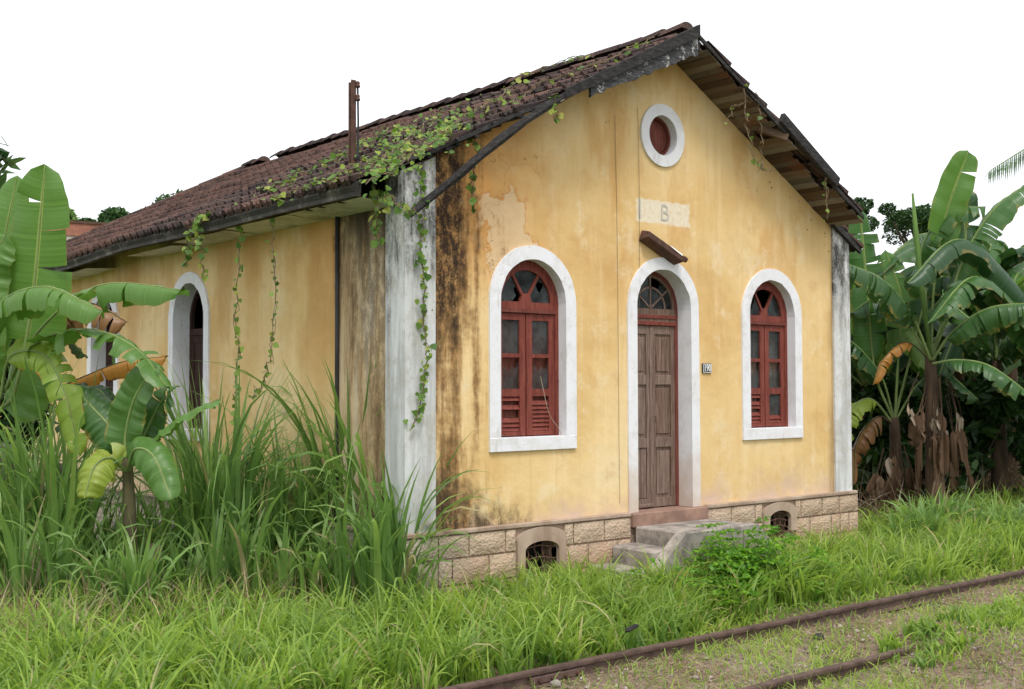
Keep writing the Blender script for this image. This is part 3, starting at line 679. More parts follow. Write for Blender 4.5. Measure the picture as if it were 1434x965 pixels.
for side in (-1, 1):
    sl_ = SL if side < 0 else SR
    L = (XC + .60) / math.cos(SL) if side < 0 else (HW + .30 - XC) / math.cos(SR)
    nc = int(L / EXPO)
    for i in range(nc):
        s = L - i * EXPO - .02                        # slope distance of the lower edge from the ridge
        hx = s * math.cos(sl_); x = XC - hx if side < 0 else XC + hx
        for j in range(int((HL + 1.1) / TW)):
            y = -.46 + j * TW + random.uniform(-.006, .006)
            if y > HIPY and hx < (y - HIPY) * 1.0 + .15: continue
            if side < 0 and y < .02:
                lim = 1.75 if j == 0 else (.95 if j == 1 else .2)
                if x < lim + random.uniform(-.25, .25): continue
            if side > 0 and y < -.02 and x > 7.3: continue
            if side < 0 and random.random() < .006 and y > 1: continue
            z = float(zl(x, y)) if side < 0 else zr(x)
            z += .012 * math.sin(y * 1.1 + i * .7) + random.uniform(-.014, .014)
            tilt = sl_ - .135 + random.uniform(-.045, .045)
            if side > 0 and y < 0: tilt += random.uniform(-.04, .02)
            M = Matrix.Translation((x, y, z - .03)) @ Matrix.Rotation(0 if side < 0 else math.pi, 4, 'Z') @ Matrix.Rotation(-tilt, 4, 'Y') @ Matrix.Rotation(random.uniform(-.06, .06), 4, 'Z') @ Matrix.Rotation(random.uniform(-.05, .05), 4, 'X')
            d = np.linalg.norm(np.array((x, y, z)) - CAM)
            hidden = side > 0 and j > 0
            spots.append((M, d + (100 if hidden else 0)))
spots.sort(key=lambda t: t[1])
ro = wpos(roof)
for M, d in spots[:300]:
    o = bpy.data.objects.new('tile', tile_me); COL.objects.link(o); o.parent = roof
    o.matrix_local = Matrix.Translation(Vector(-ro)) @ M
tvn = np.array([v + (1,) for v in tv]); VV = []; Q = []; T = []; TV = []
for M, d in spots[300:]:
    k = len(VV) * len(tv); VV.append((np.array(M) @ tvn.T).T[:, :3])
    for f in tf: (Q if len(f) == 4 else T).append([k + i for i in f])
tt = npmesh('far_tiles', np.vstack(VV), [np.array(Q)] + ([np.array(T)] if T else []), 'tile', roof); tt['kind'] = 'stuff'
# ridge and hip caps
def cap_tile(p, q, r=.115):
    p = np.array(p, float); q = np.array(q, float); d = (q - p) / np.linalg.norm(q - p); a = np.cross(d, (0, 0, 1)); a /= np.linalg.norm(a); b = np.cross(a, d)
    vs = []; n = 6
    for c, rr in ((p, r * 1.08), (q, r * .9)):
        for i in range(n + 1):
            t = math.pi * i / n; vs.append(c + a * rr * math.cos(t) + b * rr * .75 * math.sin(t))
    fs = [(i, i + 1, n + 2 + i, n + 1 + i) for i in range(n)] + [tuple(range(n, -1, -1))]
    MB().add(vs, fs).build('ridge_tile', 'tile', roof)
y = -.45
while y < HIPY:
    if not (9.6 < y < 10.1): cap_tile((XC, y, 5.84 + random.uniform(-.02, .015)), (XC + random.uniform(-.02, .02), y + .4, 5.83 + random.uniform(-.01, .01)))
    y += .37
for k in range(13):
    t0, t1 = k / 13, (k + 1.08) / 13
    hp = lambda t: (XC - 4.3 * t, HIPY + 4.3 * t, 5.82 - 2.33 * t - .1 * t)
    cap_tile(hp(t1), hp(t0), .10)
npmesh('rear_slope', [(XC, HIPY, 5.80), (-.55, HL + .5, 3.42), (HW + .3, HL + .5, 3.4)], [[0, 1, 2]], 'tile', roof)

# verge: barge boards, soffit planks, battens
def ragged(x0, x1, f, h0, h1, n, rag):
    top = [(x0 + (x1 - x0) * i / n, f(x0 + (x1 - x0) * i / n) + .0) for i in range(n + 1)]
    bot = [(x, z - (h0 + (h1 - h0) * i / n) + random.uniform(-rag, rag)) for i, (x, z) in enumerate(top)]
    return top, bot
fL = lambda x: float(zl(x)) + .005
t_, b_ = ragged(1.72, 3.87, fL, .11, .15, 16, .006); MB().strip(t_, b_, -.62, -.555).build('barge_board', 'chard', roof)
t_, b_ = ragged(2.08, 3.865, lambda x: fL(x) - .12, .10, .24, 30, .02); MB().strip(t_, b_, -.585, -.545).build('barge_board', 'char', roof)
fR = lambda x: zr(x) - .045
t_, b_ = ragged(3.86, 5.6, fR, .05, .06, 10, .006); MB().strip(t_, b_, -.575, -.55).build('barge_board', 'chard', roof)
t_, b_ = ragged(6.6, 7.3, fR, .06, .05, 6, .012); MB().strip(t_, b_, -.575, -.55).build('barge_board', 'chard', roof)
MB().bar((5.46, -.585, zr(5.46) + .03), (6.68, -.575, zr(6.68) - .005), .07, .15).build('loose_beam', 'chard', roof, .01)
MB().bar((5.30, -.35, zr(5.3) - .17), (5.62, -.56, zr(5.62) - .12), .07, .10).build('rafter_end', 'soffit', roof, .006)
MB().box(3.76, 3.94, -.553, .0, 5.56, 5.74).build('ridge_beam', 'chard', roof, .006)
npl = 39
for k in range(npl):
    x0 = 3.9 + k * .088; x1 = x0 + .080
    y0 = -.545 if random.random() < .7 else random.uniform(-.54, -.47)
    if 22 <= k <= 30: y0 = random.uniform(-.47, -.36)
    if k in (17, 18): y0 = -.15
    dz = random.uniform(-.010, .010)
    MB().add([(x, y, zr(x) - .105 + dz - t) for t in (0, .018) for x, y in ((x0, y0), (x1, y0 + random.uniform(-.02, .02)), (x1, .02), (x0, .02))],
             [(0, 1, 2, 3), (7, 6, 5, 4), (0, 4, 5, 1), (1, 5, 6, 2), (2, 6, 7, 3), (3, 7, 4, 0)]).build('soffit_plank', 'soffit', roof)
for k in range(24):
    x1 = 3.78 - k * .088; x0 = x1 - .080
    MB().add([(x, y, float(zl(x)) - .105 - t) for t in (0, .018) for x, y in ((x0, -.53), (x1, -.53), (x1, .02), (x0, .02))],
             [(0, 1, 2, 3), (7, 6, 5, 4), (0, 4, 5, 1), (1, 5, 6, 2), (2, 6, 7, 3), (3, 7, 4, 0)]).build('soffit_plank', 'soffit', roof)
for k in range(9):                                      # bared batten ends where the verge has come away
    x = .25 + k * .17 + random.uniform(-.04, .04); e = -.10 - .05 * k * random.uniform(.4, 1.1)
    MB().bar((x, e, float(zl(x)) - .09), (x + random.uniform(-.05, .05), .3, float(zl(x)) - .075), .05, .03).build('batten', 'chard', roof)
for k, (xa, ya, xb, yb) in enumerate(((.2, -.12, 1.5, -.16), (.5, -.20, 1.75, -.27), (.9, -.3, 1.9, -.40), (-.2, -.06, .6, -.1))):
    MB().bar((xa, ya, float(zl(xa)) - .05 + .01 * k), (xb, yb, float(zl(xb)) - .075 - .012 * k), .05, .04).build('batten', 'chard', roof, jitter=.01)
MB().prism([(7.28, zr(7.28) - .02), (7.95, zr(7.95) - .02), (7.95, zr(7.95) - .12), (7.28, zr(7.28) - .14)], -.09, -.04).build('verge_timber', 'chard', roof, jitter=.008)

# left eaves: cornice, plaster soffit, brackets
for k in range(10):
    y0, y1 = .12 + k * 1.53, .12 + (k + 1) * 1.53 - .006
    s0, s1 = -.11 * float(sstep(5.5, 10, y0)), -.11 * float(sstep(5.5, 10, y1))
    pr = [(-.54, 3.585), (-.56, 3.53), (-.53, 3.48), (-.535, 3.435), (-.47, 3.435), (-.46, 3.60)]
    vs = [(x, y0, z + s0 + .012 * math.sin(y0 * 1.3)) for x, z in pr] + [(x, y1, z + s1 + .012 * math.sin((y0 + 1.53) * 1.3)) for x, z in pr]
    n = len(pr)
    MB().add(vs, [tuple(range(n)), tuple(range(2 * n - 1, n - 1, -1))] + [((i + 1) % n, i, n + i, n + (i + 1) % n) for i in range(n)]).build('cornice', 'fascia', roof)
    if k == 4: continue
    dz = random.uniform(-.015, .01) - (.05 if k in (3, 5) else 0)
    MB().add([(-.46, y0, 3.425 + s0 + dz), (0.02, y0, 3.40 + s0), (0.02, y1, 3.40 + s1), (-.46, y1, 3.425 + s1 + dz)], [(0, 1, 2, 3)]).build('eaves_soffit', 'sofplaster', roof)
for y in (.55, .95, 1.22):
    MB().bar((-.46, y, 3.47), (.05, y, 3.50), .07, .09).build('rafter_end', 'chard', roof, .006)

# ---- threshold, pipe
MB().box(3.2, 4.545, -.10, .30, -.17, -.002).build('threshold', 'redconc', house, .012)
MB().tube([(-.03, 1.30, -.2), (-.024, 1.305, 1.5), (-.028, 1.30, 3.41)], .024, 8).build('downpipe', 'pipe', house, smooth=True)

# whitewashed name patch with ghost letters
def text_mesh(body, size, mat, name, parent, loc, depth=.002, sx=1.0, bold=0.0):
    cu = bpy.data.curves.new(name, 'FONT'); cu.body = body; cu.size = size; cu.extrude = depth; cu.align_x = 'CENTER'; cu.align_y = 'CENTER'; cu.offset = bold
    t = bpy.data.objects.new(name + '_text', cu); COL.objects.link(t); bpy.context.view_layer.update()
    me = bpy.data.meshes.new_from_object(t.evaluated_get(bpy.context.evaluated_depsgraph_get()))
    bpy.data.objects.remove(t); bpy.data.curves.remove(cu)
    me.transform(Matrix.Rotation(math.pi / 2, 4, 'X') @ Matrix.Diagonal((sx, 1, 1, 1)))
    me.materials.clear()
    o = link(name, me, mat, parent); o.location = Vector(loc) - Vector(wpos(parent)); return o
text_mesh('1', .34, 'gray_letter', 'faded_letter', house, (3.44, -.005, 3.66))
text_mesh('B', .30, 'gray_letter', 'faded_letter', house, (3.88, -.005, 3.65))
pl = MB().box(4.545, 4.715, -.022, -.002, 1.675, 1.80).build('house_number_plate', 'plate', house, .004); pl['label'] = 'dark enamel house number plate reading 190'
MB().strip([(4.552, 1.682), (4.708, 1.682), (4.708, 1.793), (4.552, 1.793), (4.552, 1.682)], [(4.559, 1.689), (4.701, 1.689), (4.701, 1.786), (4.559, 1.786), (4.559, 1.689)], -.0235, -.0225).build('border', 'platew', pl)
text_mesh('190', .115, 'platew', 'numerals', pl, (4.63, -.0245, 1.737), .001, .78, .002)

# ---- doorstep: landing, steps going down on the left, cheek wall
stp = empty('doorstep', (3.8, -.45, gz(3.8, -.45)), 'worn concrete landing with side steps below the arched door', 'steps')
MB().box(3.22, 4.52, -.74, -.10, -.95, -.15).build('landing', 'conc', stp, .018, jitter=.008)
MB().box(2.86, 3.215, -.74, -.06, -.95, -.345).build('step', 'conc', stp, .02, jitter=.012)
MB().box(2.52, 2.855, -.74, -.06, -1.0, -.55).build('step', 'conc', stp, .02, jitter=.012)
MB().prism([(2.3, -1.0), (2.42, -.80), (3.22, -.155), (4.52, -.145), (4.95, -.52), (5.1, -1.0)], -.90, -.742).build('cheek_wall', 'conc', stp, .012, jitter=.003)

# ------------------------------------------------------------------ things fixed to or lying on the house
lamp = empty('broken_lamp_housing', (3.75, -.05, 3.2), 'rusty brown broken lamp housing hanging askew above the door', 'lamp')
a_, b_ = np.array((3.44, -.10, 3.345)), np.array((4.05, -.12, 3.075)); ax = (b_ - a_) / np.linalg.norm(b_ - a_); nn = np.array((-ax[2], 0, ax[0]))
def lb(t, n, y): return tuple(a_ + (b_ - a_) * t + nn * n + np.array((0, y, 0)))
MB().add([lb(0, -.075, .1), lb(1, -.075, .1), lb(1, .075, .1), lb(0, .075, .1), lb(0, -.04, -.05), lb(1, -.04, -.05), lb(1, .04, -.05), lb(0, .04, -.05)],
         [(0, 1, 2, 3), (7, 6, 5, 4), (0, 4, 5, 1), (1, 5, 6, 2), (2, 6, 7, 3), (3, 7, 4, 0)]).build('housing', 'rust', lamp, .01)
MB().add([lb(.62, .03, -.058), lb(.92, .02, -.058), lb(.94, .05, -.04), (lb(.80, .072, .0)), lb(.6, .06, -.03)], [(0, 1, 2, 3, 4)]).build('white_flake', 'platew', lamp)
MB().tube([lb(.97, .0, -.06), lb(1.03, .0, -.06)], .035, 9).build('lamp_holder', 'rust', lamp)

hb = catmull([(1.85, -.50, 4.74), (1.25, -.44, 4.36), (.72, -.30, 3.92), (.35, -.18, 3.58), (-.02, -.10, 3.27)], 9)
tag(MB().tube(hb, [.045, .05, .05, .055, .05, .05, .048, .045, .04], 6).build('hanging_timber', 'chard', None, jitter=.008), 'blackened barge board torn loose, hanging diagonally across the near corner', 'timber')

pole = empty('roof_pole', (.62, 2.03, zl(.62) - .05), 'rusty steel rail pole with two insulators standing on the roof', 'pole')
pz0, pz1 = float(zl(.62)) - .05, 5.19
MB().box(.585, .655, 1.99, 2.0, pz0, pz1).box(.612, .628, 2.0, 2.05, pz0, pz1).box(.595, .645, 2.05, 2.075, pz0, pz1 - .02).build('post', 'rust', pole, .003)
MB().tube([(.665, 1.97, pz0), (.67, 1.97, 4.7), (.668, 1.98, 5.1)], .012, 6).build('conduit', 'pipe', pole)
for z in (5.13, 4.97):
    b = MB().tube([(.62, 2.03, z), (.655, 1.985, z), (.66, 1.98, z + .02)], .010, 6).build('bracket', 'rust', pole)
    MB().lathe([(.010, -.04), (.028, -.04), (.032, -.015), (.020, -.008), (.027, .008), (.024, .028), (.010, .036)], (.665, 1.975, z + .01), 12).build('insulator', 'rust', pole, smooth=True)
MB().tube([(.66 + .05 * math.cos(t), 2.03 + .07 * math.sin(t), pz0 + .09 + .01 * t / 3) for t in np.linspace(0, 14, 30)], .006, 5).build('wire_binding', 'pipe', pole)

def cable(u0, u1, v0, v1, lab, sway=.01):
    a = on(u0, v0, 1, -.012); b = on(u1, v1, 1, -.012); n = 14
    pts = [a + (b - a) * t + np.array((sway * math.sin(5 * t), 0, 0)) for t in np.linspace(0, 1, n)]
    tag(MB().tube(pts, .0025, 4).build('cable', 'wire'), lab, 'cable')
cable(861, 869, 160, 705, 'thin dark cable running straight down the wall beside the door arch, left one')
cable(893, 897, 150, 455, 'thin cable dropping from the gable across the white door arch')

# ------------------------------------------------------------------ railway track
def rail(y, x0, x1, ztop, name, label):
    h = .135
    pr = [(-.033, 0), (.033, 0), (.036, -.012), (.034, -.034), (.010, -.045), (.008, -.105), (.058, -.122), (.060, -h), (-.060, -h), (-.058, -.122), (-.008, -.105), (-.010, -.045), (-.034, -.034), (-.036, -.012)]
    root = empty(name, ((x0 + x1) / 2, y, ztop - h), label, 'rail', 'rails of the overgrown track')
    n = len(pr); vs = []; xs = np.linspace(x0, x1, 24)
    for x in xs:
        for a, b in pr: vs.append((x, y + a + .006 * math.sin(x * .9), ztop + b + .006 * math.sin(x * 1.7)))
    fs = [(k * n + i, k * n + (i + 1) % n, (k + 1) * n + (i + 1) % n, (k + 1) * n + i) for k in range(len(xs) - 1) for i in range(n)] + [tuple(range(n)), tuple(range(len(vs) - 1, len(vs) - n - 1, -1))]
    MB().add(vs, fs).build('rail_bar', 'rail', root); return root
r1 = rail(-2.66, -9, 45, -.80, 'track_rail', 'rusty rail nearer the house, running straight through the grass')
for jx in (-.35,):
    fp = MB().prism([(jx - .3, -.85), (jx + .3, -.85), (jx + .3, -.905), (jx - .3, -.905)], -2.705, -2.672).build('fishplate', 'rail', r1, .004)
    for k in range(4): MB().tube([(jx - .21 + k * .14, -2.73, -.877), (jx - .21 + k * .14, -2.70, -.877)], .018, 6).build('bolt', 'rust', fp)
r2 = rail(-4.05, -9, 5.2, -.845, 'track_rail', 'rusty rail farther from the house, half buried and ending in grass')

# ------------------------------------------------------------------ grass
def blades(base, length, width, az, lean, bend, segs, pw=1.4):
    n = len(base); t = np.linspace(0, 1, segs + 1)
    th = lean[:, None] + bend[:, None] * t[None, :] ** pw
    thm = (th[:, 1:] + th[:, :-1]) / 2
    st = (length / segs)[:, None]
    rr = np.concatenate([np.zeros((n, 1)), np.cumsum(np.sin(thm) * st, 1)], 1)
    zz = np.concatenate([np.zeros((n, 1)), np.cumsum(np.cos(thm) * st, 1)], 1)
    ca, sa = np.cos(az)[:, None], np.sin(az)[:, None]
    wob = rng.normal(0, .10, (n, 1)) * t[None, :] ** 2 * length[:, None]
    cx = base[:, 0:1] + rr * ca - wob * sa; cy = base[:, 1:2] + rr * sa + wob * ca; cz = base[:, 2:3] + zz
    wp = np.minimum(1, .55 + 1.6 * t) * np.maximum(0.04, 1 - t ** 2.2)
    tw = rng.uniform(-.9, .9, (n, 1))
    hw = width[:, None] / 2 * wp[None, :]
    sx, sy, sz = -sa * np.cos(tw), ca * np.cos(tw), np.sin(tw)
    V = np.empty((n, segs + 1, 2, 3))
    for k, sg in enumerate((-1, 1)):
        V[:, :, k, 0] = cx + sg * hw * sx; V[:, :, k, 1] = cy + sg * hw * sy; V[:, :, k, 2] = cz + sg * hw * sz
    i0 = (np.arange(n) * (segs + 1) * 2)[:, None] + np.arange(segs)[None, :] * 2
    Q = np.stack([i0, i0 + 1, i0 + 3, i0 + 2], -1).reshape(-1, 4)
    al = np.broadcast_to(t[None, :, None], (n, segs + 1, 2)).ravel()
    return V.reshape(-1, 3), Q, al
def grass(name, label, B, L, Wd, lean, bend, mat, segs=4, az=None, rnd=None, pw=1.4):
    n = len(B); az = rng.uniform(0, 2 * math.pi, n) if az is None else az
    rnd = rng.uniform(0, 1, n) if rnd is None else np.where(rng.uniform(0, 1, n) < .035, 1.0, np.clip(rnd, 0, .92))
    V, Q, al = blades(B, L, Wd, az, lean, bend, segs, pw)
    o = npmesh(name, V, Q, mat, None, {'rnd': np.repeat(rnd, (segs + 1) * 2), 'along': al}, True)
    return tag(o, label, 'grass', kind='stuff')
def lownoise(x, y, s=1.0, seed=0):
    r = np.random.default_rng(seed); v = np.zeros_like(x)
    for k in range(6):
        a = r.uniform(0, 6.28); f = s * r.uniform(.6, 2.6); v += np.sin((x * math.cos(a) + y * math.sin(a)) * f + r.uniform(0, 6.28))
    return v / 6 + .5
def inhouse(x, y, m=.03): return (x > -m) & (x < HW + .1) & (y > -.1 - m) & (y < HL)

# short lawn between house and track and in front of the left yard
def scatter(n, x0, x1, y0, y1): return rng.uniform(x0, x1, n), rng.uniform(y0, y1, n)
dep_ = 5.2 + 17 * rng.uniform(0, 1, 122000) ** 1.25; la_ = rng.uniform(-.6, .6, 122000) * dep_
hx_ = np.array((FW[0], FW[1])) / math.hypot(FW[0], FW[1])
X1 = CAM[0] + dep_ * hx_[0] + la_ * hx_[1]; Y1 = CAM[1] + dep_ * hx_[1] - la_ * hx_[0]
d1 = np.hypot(X1 - CAM[0], Y1 - CAM[1])
vis = (X1 - CAM[0]) * FW[0] + (Y1 - CAM[1]) * FW[1]; lat = (X1 - CAM[0]) * RT[0] + (Y1 - CAM[1]) * RT[1]
dens = lownoise(X1, Y1, 1.6, 3)
keep = (Y1 < 3.6) & (X1 < 15) & ~inhouse(X1, Y1)
track = Y1 < -2.60
keep &= ~track | (rng.uniform(0, 1, len(X1)) < np.clip((dens - .42 + .16 * sstep(1.5, 4.5, X1) * sstep(-3.0, -3.8, Y1) + .13 * sstep(-4.1, -4.5, Y1)) * 3.6, .34, 1))
keep &= ~((X1 > 2.3) & (X1 < 5.0) & (Y1 > -.92) & (Y1 < 0))
near_house = sstep(-2.0, -.7, Y1) * (X1 > .2) * (X1 < 9)
X1, Y1, tr_, nh, dn = X1[keep], Y1[keep], track[keep], near_house[keep], dens[keep]
hl = np.where(tr_, rng.uniform(.06, .20, len(X1)), rng.uniform(.12, .40, len(X1)) * (.45 + .9 * dn) + .13 * nh * rng.uniform(.3, 1.2, len(X1)))
edge = np.clip((Y1 + 2.66) / .8, 0.3, 1); hl = np.where(tr_, hl, hl * edge)
grass('lawn_grass', 'bright green ankle-high grass between the house and the rails',
      np.stack([X1, Y1, gz(X1, Y1) - .01], 1), hl, np.where(tr_, .006, .013) + rng.uniform(0, .016, len(X1)) * np.where(tr_, .5, 1),
      rng.uniform(.08, .75, len(X1)), rng.uniform(.3, 1.9, len(X1)), 'lawn', 4, None, rng.beta(2, 2, len(X1)) * .75 + .35 * (1 - .8 * nh) * dn)
# coarser leafy tufts along the foot of the front wall
cx_, cy_ = scatter(400, .1, 9.5, -2.1, -.2)
cx2, cy2 = scatter(220, 8.2, 16, -2.2, .8); ca_, cb_ = scatter(60, 2.3, 5.4, -4.5, -3.75); cx2, cy2 = np.concatenate([cx2, ca_]), np.concatenate([cy2, cb_]); cx3, cy3 = scatter(620, -4.6, 1.6, -2.4, 1.8); cv_, dv_ = scatter(75, 1.2, 3.4, -1.25, -.3); ce_, cf_ = scatter(26, 1.25, 2.35, -.75, -.28); cv_, dv_ = np.concatenate([cv_, ce_]), np.concatenate([dv_, cf_]); cx3, cy3 = np.concatenate([cx3, cv_]), np.concatenate([cy3, dv_])
cx_, cy_ = np.concatenate([cx_, cx2, cx3]), np.concatenate([cy_, cy2, cy3])
ok = ~inhouse(cx_, cy_) & ~((cx_ > 2.45) & (cx_ < 5.05) & (cy_ > -.95)); cx_, cy_ = cx_[ok], cy_[ok]
small_ = np.where(cy_ < -2.6, .35, 1.0)
nb = 19; BX = np.repeat(cx_, nb) + rng.normal(0, .05, len(cx_) * nb); BY = np.repeat(cy_, nb) + rng.normal(0, .05, len(cx_) * nb)
k_ = ~inhouse(BX, BY, .02); BX, BY = BX[k_], BY[k_]
tuft = np.repeat(small_ * rng.uniform(.5, 1.1, len(cx_)) * (.98 - .34 * sstep(-1.0, -.3, cy_) * (cx_ > 2.4) * (cx_ < 8.2) - .12 * (cx_ > .1) * (cx_ <= 2.4)), nb)[k_]; tc = np.repeat(rng.uniform(0, 1, len(cx_)), nb)[k_]
grass('tufted_grass', 'knee-high tufts of broad-bladed grass along the foot of the front wall',
      np.stack([BX, BY, gz(BX, BY) - .01], 1), rng.uniform(.38, .80, len(BX)) * tuft, rng.uniform(.018, .040, len(BX)),
      rng.uniform(.03, .55, len(BX)), rng.uniform(.4, 1.9, len(BX)), 'lawn', 6, None, .05 + .55 * tc + rng.uniform(-.1, .25, len(BX)), 1.8)
# withered blades and litter lying in the track
X2, Y2 = scatter(60000, -3, 11, -6.2, -2.7)
k2 = (lownoise(X2, Y2, 1.6, 3) < .62); X2, Y2 = X2[k2], Y2[k2]
grass('dry_grass_litter', 'withered straw and leaf litter between the rails', np.stack([X2, Y2, gz(X2, Y2) + .004], 1), rng.uniform(.03, .12, len(X2)), rng.uniform(.003, .009, len(X2)),
      rng.uniform(1.1, 1.55, len(X2)), rng.uniform(-.3, .4, len(X2)), 'dry', 2)
# ballast
ov = np.array([(1, 0, 0), (-1, 0, 0), (0, 1, 0), (0, -1, 0), (0, 0, .7), (0, 0, -.7)], float)
of = np.array([(0, 2, 4), (2, 1, 4), (1, 3, 4), (3, 0, 4), (2, 0, 5), (1, 2, 5), (3, 1, 5), (0, 3, 5)])
n = 9000; X3, Y3 = scatter(n, -3, 12, -6, -2.75); s3 = rng.gamma(2.0, .0045, n) + .004
Vg = (ov[None] * rng.uniform(.6, 1.3, (n, 6, 1)) * s3[:, None, None]) + np.stack([X3, Y3, gz(X3, Y3) + s3 * .3], 1)[:, None]
g = G('ballast_stone', .9, .15); r = g.attr('rnd'); g.col(g.mix(g.m('MULTIPLY', g.noise(40), .4), g.ramp(r, [(0, (.12, .09, .08)), (.5, (.32, .25, .22)), (1, (.52, .46, .42))]), (.1, .08, .07))); MT['ballast'] = g.mat
tag(npmesh('gravel', Vg.reshape(-1, 3), (of[None] + (np.arange(n) * 6)[:, None, None]).reshape(-1, 3), 'ballast', None, {'rnd': np.repeat(rng.uniform(0, 1, n), 6)}), 'pale gravel and stone chips scattered between the rails', 'gravel', kind='stuff')

# tall cane-like grass in the left yard
def tall_clumps(name, label, spots, mat='tall', per=115):
    Bs, Ls, Ws, Le, Be, Az, Rn = [], [], [], [], [], [], []
    for (x, y, h, sp) in spots:
        n = int(per * sp); a = rng.uniform(0, 6.283, n); rr = np.abs(rng.normal(0, .10, n))
        Bs.append(np.stack([x + rr * np.cos(a), y + rr * np.sin(a), gz(x, y) + np.zeros(n) - .02], 1))
        f = rng.uniform(.45, 1.0, n) ** .8; Ls.append(h * f * rng.uniform(1.15, 1.6, n)); Ws.append(rng.uniform(.040, .092, n) * (.55 + .45 * f))
        Le.append(np.abs(rng.normal(.05, .07, n)) + rr * .45); Be.append(rng.choice([.6, 1.5, 2.8], n, p=[.25, .35, .40]) * rng.uniform(.3, 1.1, n)); Az.append(a + rng.normal(0, .5, n))
        Rn.append(np.clip(rng.normal(.45, .25, n) + rng.normal(0, .12), 0, 1))
    c = np.concatenate
    return grass(name, label, c(Bs), c(Ls), c(Ws), c(Le), c(Be), mat, 9, c(Az), c(Rn), 2.6)
sp = []
for u, v, h in ((-40, 860, 1.7), (5, 855, 1.5), (40, 858, 1.85), (75, 862, 2.0), (105, 858, 1.8), (60, 836, 1.8), (150, 852, 1.0), (172, 862, 1.0), (198, 858, 1.05), (225, 852, 1.15), (272, 852, 1.85), (300, 850, 2.05),
                (328, 848, 1.9), (290, 830, 1.85), (372, 848, 1.35), (398, 844, 1.6), (430, 842, 1.45), (470, 840, 1.95), (492, 838, 2.15), (514, 842, 2.1), (538, 846, 1.8), (500, 826, 1.9), (445, 826, 1.6),
                (560, 866, 1.35), (572, 872, .9), (548, 872, 1.3), (520, 872, 1.2), (480, 868, 1.05), (440, 868, .9), (395, 868, .8), (340, 870, 1.0), (300, 872, 1.05), (255, 876, .7), (30, 880, 1.0), (85, 880, 1.05), (125, 878, .8), (168, 888, .8), (195, 890, .85), (182, 896, .7), (215, 884, .7), (150, 886, .7)):
    p = on(u, v, 2, -.87); sp.append((p[0], p[1], h * 1.06, .8 if h > 1.3 else .5))
tall_clumps('tall_grass', 'head-high broad-bladed green grass filling the yard beside the side wall', sp, per=88)

yx, yy = scatter(2600, -4.2, -.1, .2, 4.2); yk = (np.hypot(yx + 1.5, yy - 2) < 3.2); yx, yy = yx[yk], yy[yk]
grass('dry_stalks', 'brown dead stalks and straw at the base of the tall grass in the left yard', np.stack([yx, yy, gz(yx, yy)], 1), rng.uniform(.25, .9, len(yx)), rng.uniform(.006, .02, len(yx)), rng.uniform(.05, .9, len(yx)), rng.uniform(-.2, 1.2, len(yx)), 'dry', 4)

# ------------------------------------------------------------------ banana plants
def leaf_blade(name, ctrl, width, mat, parent, normal, tears=0, fold=.35, droop=.0, petiole=.15, n=46, seed=0, rib='petiole'):
    """banana leaf: midrib through ctrl points; blade of half-strips that may be torn; one mesh, rib as sub-part"""
    rg = np.random.default_rng(seed); P = catmull(ctrl, n); T = np.gradient(P, axis=0); T /= np.linalg.norm(T, axis=1)[:, None]
    N = np.array(normal, float); S = np.cross(T, N); S /= np.linalg.norm(S, axis=1)[:, None] + 1e-9; Nn = np.cross(S, T)
    i0 = int(petiole * n); m = n - i0; s = np.linspace(0, 1, m)
    wprof = width / 2 * np.clip(1 - np.abs(2 * s - 1) ** 4.5, 0, 1) ** .55 * (1 - .18 * s) * (1 + .03 * np.sin(s * 23 + seed))
    rip = rg.normal(0, .0075, m) + .010 * np.sin(np.arange(m) * 1.9 + seed)
    V, Q, A, C, RN = [], [], [], [], []
    nc = 5; rleaf = rg.uniform(0, 1)
    for sg in (-1, 1):
        cuts = sorted(set([0, m - 1] + list(rg.integers(2, m - 2, tears)))) if tears else [0, m - 1]
        for a, b in zip(cuts[:-1], cuts[1:]):
            k = len(V); dr = droop + (rg.normal(0, .28) if tears else 0); ln = b - a
            gap = .55 * rg.uniform(.2, 1) if tears else 0; shift = rg.normal(0, .06) if tears else 0
            for i in range(a, b + 1):
                f = 0 if ln == 0 else (i - a) / ln - .5
                for j in range(nc):
                    c = j / (nc - 1); wv = wprof[i] * c
                    ang = fold - dr * c - .25 * c * c
                    wave = (.022 * math.sin(i * .55 + sg * 1.7 + seed) * c + rip[i] * min(1, c * 2)) * min(1, width / .4)
                    p = P[i0 + i] + S[i0 + i] * sg * wv * math.cos(ang) + Nn[i0 + i] * (wv * math.sin(ang) + wave) + np.array((0, 0, -1)) * max(0, dr) * wv * .5 * c
                    p = p - T[i0 + i] * f * gap * c * min(.12, ln * .02) + T[i0 + i] * (c * c * .12 * wprof[i] + shift * c * .5)
                    V.append(p); A.append(s[i]); C.append(sg * c); RN.append(rleaf)
            for i in range(ln):
                for j in range(nc - 1):
                    q = k + i * nc + j; Q.append((q, q + 1, q + nc + 1, q + nc) if sg > 0 else (q, q + nc, q + nc + 1, q + 1))
    o = npmesh(name, np.array(V), np.array(Q), mat, parent, {'along': A, 'across': C, 'rnd': RN}, True)
    rad = np.linspace(.024, .004, n) * min(1.3, width / .5)
    ribm = MB().tube(P + Nn * .004, rad, 6).build('midrib', rib, o, smooth=True)
    return o
